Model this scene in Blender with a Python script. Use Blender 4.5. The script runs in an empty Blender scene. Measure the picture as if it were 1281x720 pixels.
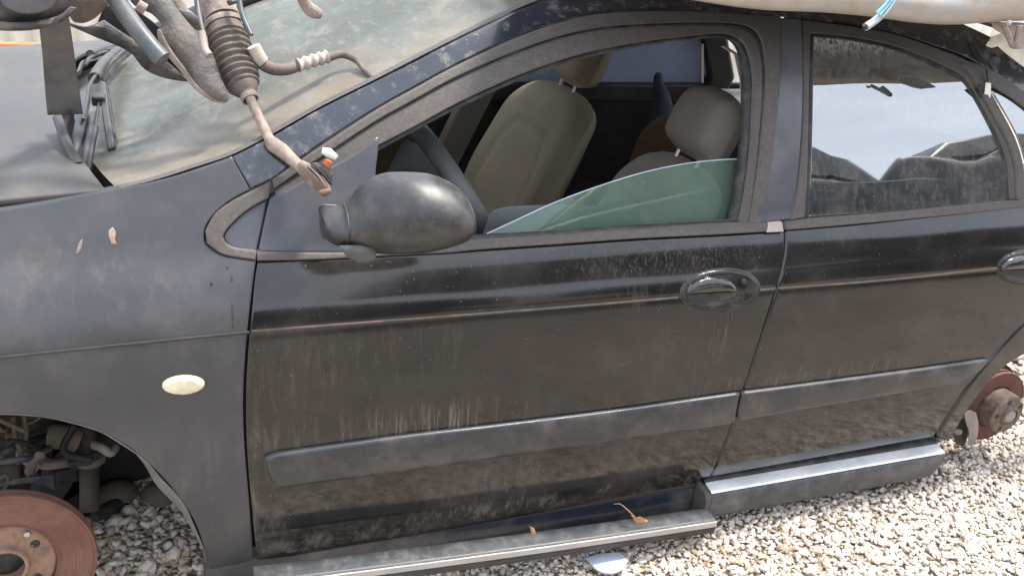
import bpy, math, random
import numpy as np
from mathutils import Vector, geometry
random.seed(7); RNG = np.random.default_rng(7)
scene = bpy.context.scene
col = scene.collection
R = math.radians

# ------------------------------------------------------------------ camera
CF = 1138.0
CL = np.array([0.0, -1.617, 1.531])
_yaw, _pit, _rol = R(21.93), R(24.34), R(4.99)
_f = np.array([math.sin(_yaw)*math.cos(_pit), math.cos(_yaw)*math.cos(_pit), -math.sin(_pit)])
_r0 = np.array([math.cos(_yaw), -math.sin(_yaw), 0.0]); _u0 = np.cross(_r0, _f)
_r = _r0*math.cos(_rol)+_u0*math.sin(_rol); _u = np.cross(_r, _f)
cam = bpy.data.cameras.new('camera'); cam.sensor_width = 36; cam.lens = CF/1281*36
cam.clip_start = .02; cam.clip_end = 3000
camo = bpy.data.objects.new('camera', cam); col.objects.link(camo)
from mathutils import Matrix
M = Matrix(((_r[0], _u[0], -_f[0], CL[0]), (_r[1], _u[1], -_f[1], CL[1]), (_r[2], _u[2], -_f[2], CL[2]), (0, 0, 0, 1)))
camo.matrix_world = M; scene.camera = camo

# ------------------------------------------------------------------ light
SUN_TO = Vector((.42, .04, .90)).normalized()
sun_el = math.asin(SUN_TO.z); sun_az = math.atan2(SUN_TO.x, SUN_TO.y)
world = bpy.data.worlds.new('World'); scene.world = world; world.use_nodes = True
wn = world.node_tree.nodes; wl = world.node_tree.links
bg = wn['Background']; bg.inputs[1].default_value = .14
sky = wn.new('ShaderNodeTexSky'); sky.sky_type = 'NISHITA'; sky.sun_disc = False
sky.sun_elevation = sun_el; sky.sun_rotation = sun_az; sky.dust_density = 3.0; sky.air_density = 1.0; sky.ozone_density = 1.0
# thin bright high cloud drawn over the blue
tc = wn.new('ShaderNodeTexCoord'); cmap = wn.new('ShaderNodeMapping'); cmap.inputs['Scale'].default_value = (1, 1, 3.2); wl.new(tc.outputs['Generated'], cmap.inputs[0])
cn = wn.new('ShaderNodeTexNoise'); cn.inputs['Scale'].default_value = 2.2; cn.inputs['Detail'].default_value = 7; cn.inputs['Roughness'].default_value = .55; wl.new(cmap.outputs[0], cn.inputs['Vector'])
cr = wn.new('ShaderNodeMapRange'); cr.inputs[1].default_value = .3; cr.inputs[2].default_value = .7; cr.inputs[3].default_value = .6; cr.inputs[4].default_value = .95; wl.new(cn.outputs['Fac'], cr.inputs[0])
cm = wn.new('ShaderNodeMix'); cm.data_type = 'RGBA'; wl.new(cr.outputs[0], cm.inputs[0]); wl.new(sky.outputs[0], cm.inputs[6]); cm.inputs[7].default_value = (8.6, 9.4, 10.6, 1)
wl.new(cm.outputs[2], bg.inputs[0])
sl = bpy.data.lights.new('sun', 'SUN'); sl.energy = 4.2; sl.angle = R(9); sl.color = (1, .95, .88)
so = bpy.data.objects.new('sun', sl); col.objects.link(so)
so.rotation_euler = SUN_TO.to_track_quat('Z', 'Y').to_euler(); so.location = (0, 0, 8)
scene.view_settings.view_transform = 'Standard'; scene.view_settings.look = 'None'
scene.view_settings.exposure = 1.12; scene.view_settings.gamma = 1
scene.cycles.max_bounces = 8; scene.cycles.transparent_max_bounces = 12

# ------------------------------------------------------------------ pixel -> place
def ray(px, py):
    return _f+(px-640.5)/CF*_r-(py-360)/CF*_u
def P(px, py, y):
    d = ray(px, py); return CL+d*(y-CL[1])/d[1]
def PZ(px, py, z):
    d = ray(px, py); return CL+d*(z-CL[2])/d[2]
# side of the car: y as a function of height
_Z = [-.10, 0, .06, .10, .16, .22, .30, .41, .55, .64, .672, .680, .684, .695, .72, .76, .79, .815, .835, .87, .91, .95, 1.0, 1.06, 1.12, 1.18, 1.22, 1.255, 1.28, 1.30, 1.315, 1.33]
_Y = [.13, .095, .068, .047, .025, .012, .003, -.001, .0005, .005, .0085, .0098, .0098, .0112, .0165, .0315, .0455, .062, .074, .088, .105, .122, .143, .171, .204, .243, .275, .313, .352, .398, .448, .60]
_Z = np.array(_Z); _Y = np.array(_Y)
def _pchip():
    h = np.diff(_Z); d = np.diff(_Y)/h; m = np.zeros(len(_Z))
    for i in range(1, len(_Z)-1):
        if d[i-1]*d[i] > 0:
            w1 = 2*h[i]+h[i-1]; w2 = h[i]+2*h[i-1]; m[i] = (w1+w2)/(w1/d[i-1]+w2/d[i])
    m[0] = d[0]; m[-1] = d[-1]; return m
_M = _pchip()
def S(x, z):
    z = min(max(z, -.0999), 1.3299); i = int(np.searchsorted(_Z, z)-1); i = max(0, min(i, len(_Z)-2))
    h = _Z[i+1]-_Z[i]; t = (z-_Z[i])/h
    y = (2*t**3-3*t**2+1)*_Y[i]+(t**3-2*t**2+t)*h*_M[i]+(-2*t**3+3*t**2)*_Y[i+1]+(t**3-t**2)*h*_M[i+1]
    # faint waves of used sheet metal, and the nose and tail drawing in
    y += .0005*math.sin(x*7.3+z*4.1)+.0003*math.sin(x*17+2*z*9)
    if x < -.35: y += .10*(x+.35)**2
    if x > 2.1: y += .06*(x-2.1)**2
    return y
def N(x, z):
    e = .002
    n = Vector(((S(x+e, z)-S(x-e, z))/(2*e), -1, (S(x, z+e)-S(x, z-e))/(2*e))); return n.normalized()
def PS(px, py, off=0.0):
    d = ray(px, py)
    lo, hi = None, None; prev = None
    ys = np.linspace(-.25, 1.0, 126)
    for yy in ys:
        p = CL+d*(yy-CL[1])/d[1]
        g = yy-(S(p[0], p[2])+off)
        if g >= 0 and prev is not None: lo, hi = prev, yy; break
        prev = yy
    if lo is None: return CL+d*(.4-CL[1])/d[1]
    for _ in range(22):
        m = (lo+hi)/2; p = CL+d*(m-CL[1])/d[1]
        if m-(S(p[0], p[2])+off) >= 0: hi = m
        else: lo = m
    return CL+d*(hi-CL[1])/d[1]

# ------------------------------------------------------------------ materials
MATS = {}
class NT:
    def __init__(s, name):
        s.m = bpy.data.materials.new(name); s.m.use_nodes = True; s.n = s.m.node_tree.nodes; s.l = s.m.node_tree.links
        s.b = s.n['Principled BSDF']; s.out = s.n['Material Output']
        g = s.n.new('ShaderNodeNewGeometry'); s.pos = g.outputs['Position']; s.nor = g.outputs['Normal']
    def vec(s, sc, src=None):
        m = s.n.new('ShaderNodeMapping'); m.inputs['Scale'].default_value = sc; s.l.new(src or s.pos, m.inputs[0]); return m.outputs[0]
    def noise(s, scale, sc=(1, 1, 1), detail=6, rough=.6, dist=0):
        t = s.n.new('ShaderNodeTexNoise'); t.inputs['Scale'].default_value = scale; t.inputs['Detail'].default_value = detail
        t.inputs['Roughness'].default_value = rough; t.inputs['Distortion'].default_value = dist; s.l.new(s.vec(sc), t.inputs['Vector']); return t.outputs['Fac']
    def vor(s, scale, sc=(1, 1, 1), feat='F1', out='Distance'):
        t = s.n.new('ShaderNodeTexVoronoi'); t.feature = feat; t.inputs['Scale'].default_value = scale; s.l.new(s.vec(sc), t.inputs['Vector']); return t.outputs[out]
    def ramp(s, f, a, b, va=0., vb=1.):
        r = s.n.new('ShaderNodeMapRange'); r.inputs[1].default_value = a; r.inputs[2].default_value = b; r.inputs[3].default_value = va; r.inputs[4].default_value = vb
        r.interpolation_type = 'SMOOTHSTEP'; s.l.new(f, r.inputs[0]); return r.outputs[0]
    def math(s, op, a, b=None, clamp=False):
        m = s.n.new('ShaderNodeMath'); m.operation = op; m.use_clamp = clamp
        for i, v in enumerate((a, b)):
            if v is None: continue
            if isinstance(v, (int, float)): m.inputs[i].default_value = v
            else: s.l.new(v, m.inputs[i])
        return m.outputs[0]
    def mix(s, f, a, b):
        m = s.n.new('ShaderNodeMix'); m.data_type = 'RGBA'
        for k, v in ((0, f), (6, a), (7, b)):
            if isinstance(v, (int, float)): m.inputs[k].default_value = v
            elif isinstance(v, tuple): m.inputs[k].default_value = (*v, 1)
            else: s.l.new(v, m.inputs[k])
        return m.outputs[2]
    def setc(s, name, v):
        i = s.b.inputs[name]
        if isinstance(v, tuple): i.default_value = (*v, 1)
        elif isinstance(v, (int, float)): i.default_value = v
        else: s.l.new(v, i)
    def bump(s, h, strength=.3, dist=.002):
        b = s.n.new('ShaderNodeBump'); b.inputs['Strength'].default_value = strength; b.inputs['Distance'].default_value = dist
        s.l.new(h, b.inputs['Height']); s.l.new(b.outputs[0], s.b.inputs['Normal'])
    def sep(s):
        x = s.n.new('ShaderNodeSeparateXYZ'); s.l.new(s.pos, x.inputs[0]); return x.outputs
    def up(s):
        x = s.n.new('ShaderNodeSeparateXYZ'); s.l.new(s.nor, x.inputs[0]); return x.outputs[2]

DUST = (.30, .255, .21)
def grime(name, base, rough=.4, metal=0., dust=.3, dcol=DUST, scale=9, lo=.42, hi=.75, streak=0., speck=0., coat=0., bump=.15, bscale=60, bdist=.002, up=0., spec=.5, local=(), second=None, sec_amt=0., blotch=0.):
    """a worn, dusty surface: base colour, dust by noise, run-down streaks, specks"""
    if name in MATS: return MATS[name]
    t = NT(name)
    a = t.math('MULTIPLY', t.ramp(t.noise(scale, detail=8, rough=.65), lo, hi), dust)
    if streak:
        st = t.ramp(t.noise(1.0, (75, 75, 3.5), detail=5, rough=.6), .5, .78)
        gate = t.ramp(t.noise(3.1, (1, 1, .8), detail=3), .50, .70)
        a = t.math('ADD', a, t.math('MULTIPLY', t.math('MULTIPLY', st, gate), streak))
    if speck:
        v = t.ramp(t.vor(95), .10, .17, 1, 0)
        g = t.ramp(t.noise(24, detail=3), .50, .66)
        a = t.math('ADD', a, t.math('MULTIPLY', t.math('MULTIPLY', v, g), speck))
    if up: a = t.math('ADD', a, t.math('MULTIPLY', t.ramp(t.up(), .35, .95), up))
    for (lx, lz, wx, wz, amt, kx) in local:   # washed-down streaks and splashes in one place
        o = t.sep(); gx = t.ramp(t.math('ABSOLUTE', t.math('SUBTRACT', o[0], lx)), wx*.2, wx, 1, 0); gz_ = t.ramp(t.math('ABSOLUTE', t.math('SUBTRACT', o[2], lz)), wz*.2, wz, 1, 0)
        st = t.ramp(t.noise(1.0, (kx, kx, 6), detail=8, rough=.75), .48, .68)
        a = t.math('ADD', a, t.math('MULTIPLY', t.math('MULTIPLY', gx, gz_), t.math('MULTIPLY', st, amt)))
    a = t.math('MINIMUM', a, 1.0)
    c0 = t.mix(t.ramp(t.noise(scale*.45, detail=4), .35, .65), tuple(x*(1-.12-blotch) for x in base), tuple(x*(1.12+blotch) for x in base))
    if second: c0 = t.mix(t.math('MULTIPLY', t.ramp(t.noise(scale*.8, detail=7, rough=.7, dist=.4), .45, .62), sec_amt), c0, second)
    dc = t.mix(t.noise(40, detail=3), tuple(x*.8 for x in dcol), tuple(min(1, x*1.2) for x in dcol))
    t.setc('Base Color', t.mix(a, c0, dc))
    t.setc('Roughness', t.math('ADD', rough, t.math('MULTIPLY', a, max(0, .9-rough)), True))
    t.setc('Metallic', t.math('MULTIPLY', t.math('SUBTRACT', 1.0, a), metal)); t.setc('Specular IOR Level', spec)
    if coat: t.setc('Coat Weight', t.math('SUBTRACT', coat, t.math('MULTIPLY', a, coat), True)); t.setc('Coat Roughness', .06)
    if bump: t.bump(t.noise(bscale, detail=7, rough=.65), bump, bdist)
    MATS[name] = t.m; return t.m

def glass(name, tint, refl_ior=1.6, dust=.1, dcol=(.35, .36, .33), scale=6, lo=.4, hi=.8, speck=.3, streak=0., extra=None, boost=0.):
    if name in MATS: return MATS[name]
    t = NT(name)
    tr = t.n.new('ShaderNodeBsdfTransparent'); tr.inputs[0].default_value = (*tint, 1)
    gl = t.n.new('ShaderNodeBsdfGlossy'); gl.inputs['Roughness'].default_value = .02
    fr = t.n.new('ShaderNodeFresnel'); fr.inputs[0].default_value = refl_ior
    m1 = t.n.new('ShaderNodeMixShader'); t.l.new(t.math('ADD', fr.outputs[0], boost, True), m1.inputs[0]); t.l.new(tr.outputs[0], m1.inputs[1]); t.l.new(gl.outputs[0], m1.inputs[2])
    a = t.math('MULTIPLY', t.ramp(t.noise(scale, detail=8, rough=.65), lo, hi), dust)
    v = t.math('MULTIPLY', t.ramp(t.vor(110), .12, .2, 1, 0), t.ramp(t.noise(20, detail=3), .46, .6))
    a = t.math('ADD', a, t.math('MULTIPLY', v, speck))
    if streak:
        st = t.ramp(t.noise(1.0, (90, 90, 4), detail=5), .45, .75); a = t.math('ADD', a, t.math('MULTIPLY', st, streak))
    if extra: a = t.math('ADD', a, extra(t))
    a = t.math('MINIMUM', a, .97)
    df = t.n.new('ShaderNodeBsdfDiffuse'); t.l.new(t.mix(t.noise(14, detail=6), tuple(x*.8 for x in dcol), tuple(x*1.15 for x in dcol)), df.inputs[0])
    m2 = t.n.new('ShaderNodeMixShader'); t.l.new(a, m2.inputs[0]); t.l.new(m1.outputs[0], m2.inputs[1]); t.l.new(df.outputs[0], m2.inputs[2])
    t.l.new(m2.outputs[0], t.out.inputs[0]); MATS[name] = t.m; return t.m

m_door = grime('glossy dark door paint', (.0085, .0082, .0082), .13, 0, .13, (.21, .175, .145), 3.2, .42, .8, local=((.50, .41, .13, .09, .9, 130), (.45, .42, .40, .10, .30, 70), (.35, .60, .35, .10, .14, 60), (1.02, .77, .38, .055, .20, 210), (1.2, .60, .05, .12, .30, 160), (1.5, .42, .5, .06, .25, 100), (.60, .14, .6, .06, .25, 60), (1.0, .12, 1.7, .055, .75, 14), (.1, .35, .12, .4, .25, 30)), streak=.22, speck=.5, coat=.28, spec=.4, bump=.02, bscale=900)
m_grip = grime('glossy black grip paint', (.012, .012, .013), .12, 0, .2, (.15, .13, .11), 20, .4, .8, speck=.3, coat=.4)
m_handle = grime('dull black handle paint', (.009, .009, .010), .16, 0, .3, (.15, .13, .11), 20, .4, .8, speck=.3, spec=.35)
m_fender = grime('satin grey fender paint', (.043, .044, .048), .40, .15, .26, (.17, .15, .135), 5, .38, .8, local=((-.2, .80, .4, .12, .16, 40), (-.05, .3, .2, .25, .25, 25)), speck=.22, bump=.04, bscale=600)
m_rail = grime('dark roof rail paint', (.018, .021, .030), .16, .1, .35, (.26, .22, .19), 26, .50, .68, speck=.5, coat=.5, bump=.05)
m_rail2 = m_rail
m_hood = grime('dusty hood paint', (.034, .034, .036), .5, .0, .75, (.095, .086, .076), 3.5, .3, .75, speck=.25, bump=.08)
m_plastic = grime('black door moulding plastic', (.020, .021, .023), .34, 0, .35, (.19, .165, .14), 11, .4, .8, streak=.35, speck=.35, bump=.15, bscale=300)
m_mirror = grime('weathered mirror plastic', (.019, .019, .020), .42, 0, .3, (.17, .145, .12), 28, .40, .8, speck=.2, bump=.08, bscale=200)
m_frame = grime('dust covered window frame rubber', (.042, .036, .032), .55, 0, .6, (.135, .108, .092), 130, .2, .85, streak=.3, speck=.45, bump=.3, bscale=150)
m_seal = grime('black rubber seal', (.012, .012, .012), .6, 0, .4, (.16, .14, .12), 20, .4, .8, bump=.2)
m_applique = grime('grey pillar cover', (.062, .062, .070), .30, 0, .22, (.22, .19, .17), 12, .4, .8, speck=.25, bump=.06)
m_sail = grime('grey mirror triangle plastic', (.038, .040, .050), .42, 0, .18, (.22, .19, .17), 9, .4, .8, speck=.15, bump=.06, bscale=300)
m_dark = grime('dark inner metal', (.012, .012, .012), .7, 0, .4, (.07, .058, .048), 10, .4, .7)
m_sill = grime('bluish black sill paint', (.012, .016, .025), .30, 0, .30, (.24, .22, .19), 7, .42, .72, speck=.35, coat=.2, streak=.1)
m_sillcover = grime('grey blue sill cover plastic', (.038, .042, .046), .42, 0, .6, (.19, .165, .14), 22, .4, .8, streak=.4, speck=.5, bump=.3, bscale=90)
m_silltop = grime('bright metal sill strip', (.82, .82, .82), .38, .6, .10, (.5, .46, .4), 20, .45, .75, bump=.05)
m_silltop2 = grime('dull metal strip', (.30, .28, .26), .45, .3, .7, (.28, .25, .22), 20, .35, .75, bump=.05)
m_hubrust = grime('brown grey rusted hub', (.13, .085, .06), .65, .3, .7, (.24, .18, .145), 40, .3, .7, second=(.07, .045, .035), sec_amt=.6, bump=.5, bscale=120)
m_rust = grime('rusted brake disc', (.12, .050, .034), .72, .2, .5, (.19, .095, .065), 16, .3, .7, speck=.1, second=(.09, .045, .035), sec_amt=.55, bump=.35, bscale=180)
m_rust2 = grime('rusted hub', (.20, .11, .075), .7, .3, .6, (.30, .20, .14), 30, .3, .7, second=(.08, .05, .04), sec_amt=.7, bump=.4, bscale=120)
m_hubcap = grime('grey hub centre', (.26, .25, .25), .5, .5, .4, DUST, 30)
m_caliper = grime('dusty grey caliper', (.20, .17, .15), .7, .2, .6, (.33, .28, .25), 25, .3, .7, bump=.4)
m_under = grime('muddy underbody metal', (.022, .020, .018), .75, .1, .85, (.10, .08, .06), 12, .3, .7, bump=.5, bscale=70)
m_mud = grime('dried mud', (.13, .10, .075), .95, 0, .6, (.20, .16, .12), 18, .3, .7, bump=.6, bscale=50)
m_liner = grime('dusty grey arch liner', (.11, .105, .10), .7, 0, .7, (.22, .19, .165), 10, .3, .7)
m_sub = grime('dusty pressed steel subframe', (.038, .037, .038), .5, .2, .7, (.16, .13, .11), 16, .38, .68, bump=.8, bscale=45, bdist=.006, blotch=.3, second=(.008, .008, .008), sec_amt=.7, speck=.2)
m_subgrey = grime('grey steel plate', (.095, .095, .095), .45, .35, .4, (.24, .2, .17), 9, .35, .7, bump=.12)
m_tube = grime('blue grey steel tube', (.045, .052, .060), .45, .2, .5, (.25, .22, .19), 12, .4, .7, bump=.15)
m_rack = grime('mud caked rack housing', (.12, .09, .075), .9, 0, .8, (.31, .25, .21), 18, .25, .65, bump=.9, bscale=50, bdist=.008)
m_boot = grime('dusty rubber boot', (.055, .044, .038), .75, 0, .6, (.19, .148, .12), 22, .3, .65, bump=.35)
m_rod = grime('pale dusty tie rod', (.15, .11, .085), .75, .1, .7, (.32, .26, .22), 34, .3, .7, bump=.3)
m_wiper = grime('black wiper metal', (.02, .021, .023), .45, 0, .35, (.14, .12, .10), 20)
m_tube2 = grime('faded grey plastic', (.06, .06, .06), .5, 0, .4, (.2, .18, .15), 30)
m_orange = grime('rusty orange bolt', (.55, .13, .03), .6, .1, .3, (.5, .3, .2), 40, .4, .7, bump=.3)
m_collar = grime('pale plastic collar', (.34, .28, .24), .6, 0, .5, (.4, .34, .28), 30)
m_seat = grime('beige seat fabric', (.235, .195, .14), .9, 0, .35, (.19, .165, .13), 5, .3, .7, second=(.33, .19, .10), sec_amt=.35, bump=.25, bscale=420, spec=.2)
m_seat2 = grime('grey beige headrest fabric', (.25, .21, .175), .9, 0, .3, (.22, .19, .16), 7, .3, .7, bump=.25, bscale=420, spec=.2)
m_brown = grime('brown stained cushion', (.13, .065, .035), .9, 0, .4, (.16, .10, .06), 7, bump=.2)
m_trimdark = grime('dark cabin plastic', (.020, .020, .022), .55, 0, .4, (.10, .085, .07), 8, .35, .75)
m_trimgrey = grime('grey cabin plastic', (.085, .088, .092), .5, 0, .35, (.2, .18, .15), 8, .35, .75, bump=.1)
m_trimbeige = grime('beige cabin lining', (.14, .12, .095), .85, 0, .4, (.18, .155, .12), 8)
m_brown2 = grime('dark brown door lining', (.045, .026, .016), .8, 0, .3, (.07, .05, .035), 7)
m_belt = grime('cream seat belt', (.55, .50, .43), .8, 0, .3, (.4, .35, .3), 30)
m_cloth = grime('dark blue cloth', (.018, .018, .028), .9, 0, .3, (.05, .05, .06), 12)
m_beigepanel = grime('dusty silver beige panel', (.30, .285, .26), .42, .2, .85, (.30, .235, .175), 9, .33, .66, streak=.15, speck=.3, bump=.12)
m_white = grime('faded white plastic', (.62, .60, .52), .5, 0, .3, (.5, .42, .3), 30, bump=.1)
m_lamp = grime('yellowed side lamp lens', (.56, .52, .38), .22, 0, .3, (.5, .4, .25), 20, .45, .75, coat=.6, bump=.05)
m_lampd = grime('ochre lamp inside', (.60, .53, .36), .4, 0, .2, (.4, .3, .15), 20)
m_creasel = grime('rusty dust in the crease', (.075, .052, .043), .7, 0, .5, (.2, .16, .13), 30)
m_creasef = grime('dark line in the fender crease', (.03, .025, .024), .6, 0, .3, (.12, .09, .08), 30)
m_chip = grime('exposed primer', (.28, .18, .13), .8, 0, .4, (.5, .45, .4), 90, bump=.3)
m_lens = grime('cloudy plastic disc', (.40, .44, .52), .3, 0, .3, (.45, .42, .38), 20, coat=.4)
m_twig = grime('dry straw', (.50, .34, .18), .9, 0, .3, (.4, .3, .2), 60)
m_leaf = grime('dry orange leaf', (.34, .19, .10), .8, 0, .3, (.4, .25, .15), 60)
m_tyre = grime('dusty black tyre', (.018, .018, .018), .8, 0, .5, (.12, .10, .09), 14)
m_wire = grime('black wire', (.02, .02, .02), .5, 0, .3, (.15, .13, .1), 40)
m_teal = grime('teal cable sheath', (.12, .42, .52), .5, 0, .4, (.5, .5, .48), 60)
m_braid = grime('grey braided cable', (.36, .37, .38), .5, .3, .5, (.3, .27, .24), 70, bump=.8, bscale=300)
m_steel = grime('bare steel', (.45, .45, .45), .35, .8, .3, DUST, 30)
m_redrail = grime('orange red painted rail', (.62, .14, .05), .55, 0, .25, (.6, .4, .3), 10)
m_fence = grime('off white corrugated sheet', (.74, .76, .73), .5, 0, .35, (.55, .53, .46), 2.5, .4, .75, streak=.25, bump=.05)
m_wreck = [grime('dark wreck paint', (.02, .022, .028), .3, .2, .4, (.2, .18, .15), 4), grime('charcoal wreck paint', (.035, .035, .037), .35, .2, .5, (.2, .18, .15), 4), grime('white wreck paint', (.6, .6, .58), .35, 0, .3, (.4, .36, .3), 4)]
g_dark = glass('tinted wreck glass', (.05, .06, .07), 1.8, .25)
def shield_mat():   # silt that ran down the windshield and dried in tide marks
    t = NT('silted windshield glass')
    yy = t.math('ADD', t.sep()[1], t.math('MULTIPLY', t.noise(2.6, (1, 1, 1.6), detail=10, rough=.68, dist=.3), .75))
    tan = t.math('MAXIMUM', t.ramp(yy, .62, .86, 1, 0), t.ramp(t.noise(1.4, (1, 1, 1.6), detail=9, rough=.62), .52, .66, 0, .75))
    c = t.mix(tan, (.060, .064, .052), (.140, .115, .085))
    c = t.mix(t.ramp(t.noise(5, (1.8, .7, 1), detail=10, rough=.7, dist=.5), .52, .66, 0, .7), c, (.155, .140, .115))
    c = t.mix(t.ramp(t.noise(26, (2.2, .8, 1), detail=9, rough=.75), .56, .62, 0, .5), c, (.17, .155, .13))
    c = t.mix(t.ramp(t.noise(9, (3, .8, 1), detail=9, rough=.8), .60, .66, 0, .8), c, (.030, .038, .032))
    c = t.mix(t.ramp(t.vor(80), .08, .14, .5, 0), c, (.2, .18, .15))
    t.setc('Base Color', c); t.setc('Roughness', t.ramp(t.noise(4, detail=6), .35, .65, .38, .70)); t.setc('Specular IOR Level', .35); t.setc('Coat Weight', .12); t.setc('Coat Roughness', .12)
    t.bump(t.noise(60, detail=6), .15, .002)
    tr = t.n.new('ShaderNodeBsdfTransparent'); tr.inputs[0].default_value = (.3, .42, .36, 1)
    m = t.n.new('ShaderNodeMixShader'); t.l.new(t.ramp(t.noise(3.1, detail=5), .3, .7, .82, .98), m.inputs[0]); t.l.new(tr.outputs[0], m.inputs[1]); t.l.new(t.b.outputs[0], m.inputs[2]); t.l.new(m.outputs[0], t.out.inputs[0])
    return t.m
g_shield = shield_mat()
g_front = glass('green cut door glass', (.78, .93, .84), 1.5, .24, (.25, .33, .27), 2.5, -.1, .6, .35)
g_edge = grime('green glass edge', (.22, .36, .25), .3, 0, .2, (.4, .45, .35), 40)
g_rear = glass('dusty tinted rear door glass', (.05, .055, .06), 2.2, .10, (.42, .39, .36), 10, .35, .8, .28, streak=.12, boost=.2,
   extra=lambda t: t.math('MULTIPLY', t.ramp(t.sep()[2], 1.175, 1.225, 0, .75), t.ramp(t.noise(1.0, (110, 110, 9), detail=6), .38, .6)))
g_far = glass('blue tinted far window', (.70, .76, .86), 1.45, .75, (.58, .62, .76), 2.5, -.2, .45, .05)

# gravel
def gravel_ground():
    t = NT('packed gravel ground')
    v = t.vor(62, out='Distance'); c = t.vor(62, out='Color')
    sx = t.n.new('ShaderNodeSeparateColor'); t.l.new(c, sx.inputs[0])
    cc = t.mix(sx.outputs[0], (.46, .38, .30), (.68, .60, .51)); cc = t.mix(t.ramp(t.noise(1.2, detail=4), .45, .65, 0, .35), cc, (.30, .24, .18))
    cc = t.mix(t.ramp(v, .35, .75), cc, (.34, .275, .21))
    t.setc('Base Color', cc); t.setc('Roughness', .9); t.bump(t.ramp(v, .1, .8, 1, 0), .9, .02); return t.m
def gravel_stone():
    t = NT('crushed pale stone'); a = t.n.new('ShaderNodeAttribute'); a.attribute_name = 'tone'
    r = t.n.new('ShaderNodeValToRGB'); t.l.new(a.outputs['Fac'], r.inputs[0]); e = r.color_ramp.elements
    e[0].position = 0; e[0].color = (.30, .25, .21, 1); e[1].position = 1; e[1].color = (.74, .71, .66, 1)
    for p, c in ((.18, (.50, .40, .31)), (.38, (.66, .55, .44)), (.55, (.56, .50, .46)), (.75, (.70, .61, .51))):
        k = e.new(p); k.color = (*c, 1)
    t.setc('Base Color', t.mix(t.ramp(t.noise(120, detail=4), .3, .7, 0, .35), r.outputs[0], (.36, .30, .24))); t.setc('Roughness', .85)
    t.bump(t.noise(250, detail=4), .35, .003); return t.m
m_ground = gravel_ground(); m_stone = gravel_stone()

# ------------------------------------------------------------------ object helpers
WL = {}
def empty(name, loc, label=None, cat=None, group=None, parent=None):
    o = bpy.data.objects.new(name, None); col.objects.link(o); o.empty_display_size = .1
    WL[o] = np.array(loc, float)
    if parent: o.parent = parent; o.location = WL[o]-WL[parent]
    else: o.location = loc
    tag(o, label, cat, group); return o
def tag(o, label=None, cat=None, group=None, kind=None):
    if label: o['label'] = label
    if cat: o['category'] = cat
    if group: o['group'] = group
    if kind: o['kind'] = kind
    return o
def mk(name, V, Fc, mat, parent=None, smooth=True, normals=None, base=None):
    V = np.array(V, float); c = (V.min(0)+V.max(0))/2 if base is None else np.array(base, float)
    me = bpy.data.meshes.new(name); me.from_pydata([tuple(v) for v in V-c], [], [tuple(f) for f in Fc]); me.update()
    if smooth: me.polygons.foreach_set('use_smooth', [True]*len(me.polygons))
    me.materials.append(mat)
    if normals is not None: me.normals_split_custom_set_from_vertices([tuple(n) for n in normals])
    o = bpy.data.objects.new(name, me); col.objects.link(o); WL[o] = c
    if parent: o.parent = parent; o.location = c-WL[parent]
    else: o.location = c
    return o
def sharp(o, ang=35):
    me = o.data; me.polygons.foreach_set('use_smooth', [True]*len(me.polygons))
    try: me.set_sharp_from_angle(angle=R(ang))
    except Exception: pass
    return o
def bevel(o, w=.003, seg=2, ang=30):
    b = o.modifiers.new('bevel', 'BEVEL'); b.width = w; b.segments = seg; b.limit_method = 'ANGLE'; b.angle_limit = R(ang); return o
def smooth_loop(pts, step=6., closed=True, corner=38, lap=0):
    """Catmull-Rom through the points, kept straight at corners"""
    p = [np.array(q, float) for q in pts]; n = len(p); out = []; fix = []
    def iscorner(i):
        if not closed and (i == 0 or i == n-1): return True
        a = p[i]-p[(i-1) % n]; b = p[(i+1) % n]-p[i]; la, lb = np.linalg.norm(a), np.linalg.norm(b)
        if la < 1e-9 or lb < 1e-9: return True
        return math.degrees(math.acos(max(-1, min(1, float(a@b)/(la*lb))))) > corner
    cs = [iscorner(i) for i in range(n)]
    for i in range(n if closed else n-1):
        a, b = p[i], p[(i+1) % n]; L = np.linalg.norm(b-a); k = max(1, int(math.ceil(L/step)))
        ta = (b-p[(i-1) % n])*.5 if not cs[i] else (b-a); tb = (p[(i+2) % n]-a)*.5 if not cs[(i+1) % n] else (b-a)
        la, lb = np.linalg.norm(ta), np.linalg.norm(tb)
        if la > L: ta = ta*L/la
        if lb > L: tb = tb*L/lb
        fix.append(len(out)) if cs[i] else None
        for j in range(k):
            t = j/k; out.append((2*t**3-3*t**2+1)*a+(t**3-2*t**2+t)*ta+(-2*t**3+3*t**2)*b+(t**3-t**2)*tb)
    if not closed: out.append(p[-1])
    if lap and closed:
        o = np.array(out); free = np.ones(len(o), bool); free[fix] = False
        for _ in range(lap):
            for w in (.5, -.52):
                d = (np.roll(o, 1, 0)+np.roll(o, -1, 0))/2-o; o[free] += w*d[free]
        out = list(o)
    return out
def inpoly(x, y, poly):
    c = False; n = len(poly); j = n-1
    for i in range(n):
        xi, yi = poly[i][0], poly[i][1]; xj, yj = poly[j][0], poly[j][1]
        if (yi > y) != (yj > y) and x < (xj-xi)*(y-yi)/(yj-yi)+xi: c = not c
        j = i
    return c
def segdist(x, y, A, B):
    d = B-A; L = (d**2).sum(1)+1e-12; t = np.clip(((x-A[:, 0])*d[:, 0]+(y-A[:, 1])*d[:, 1])/L, 0, 1)
    return np.sqrt((A[:, 0]+t*d[:, 0]-x)**2+(A[:, 1]+t*d[:, 1]-y)**2).min()
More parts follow.
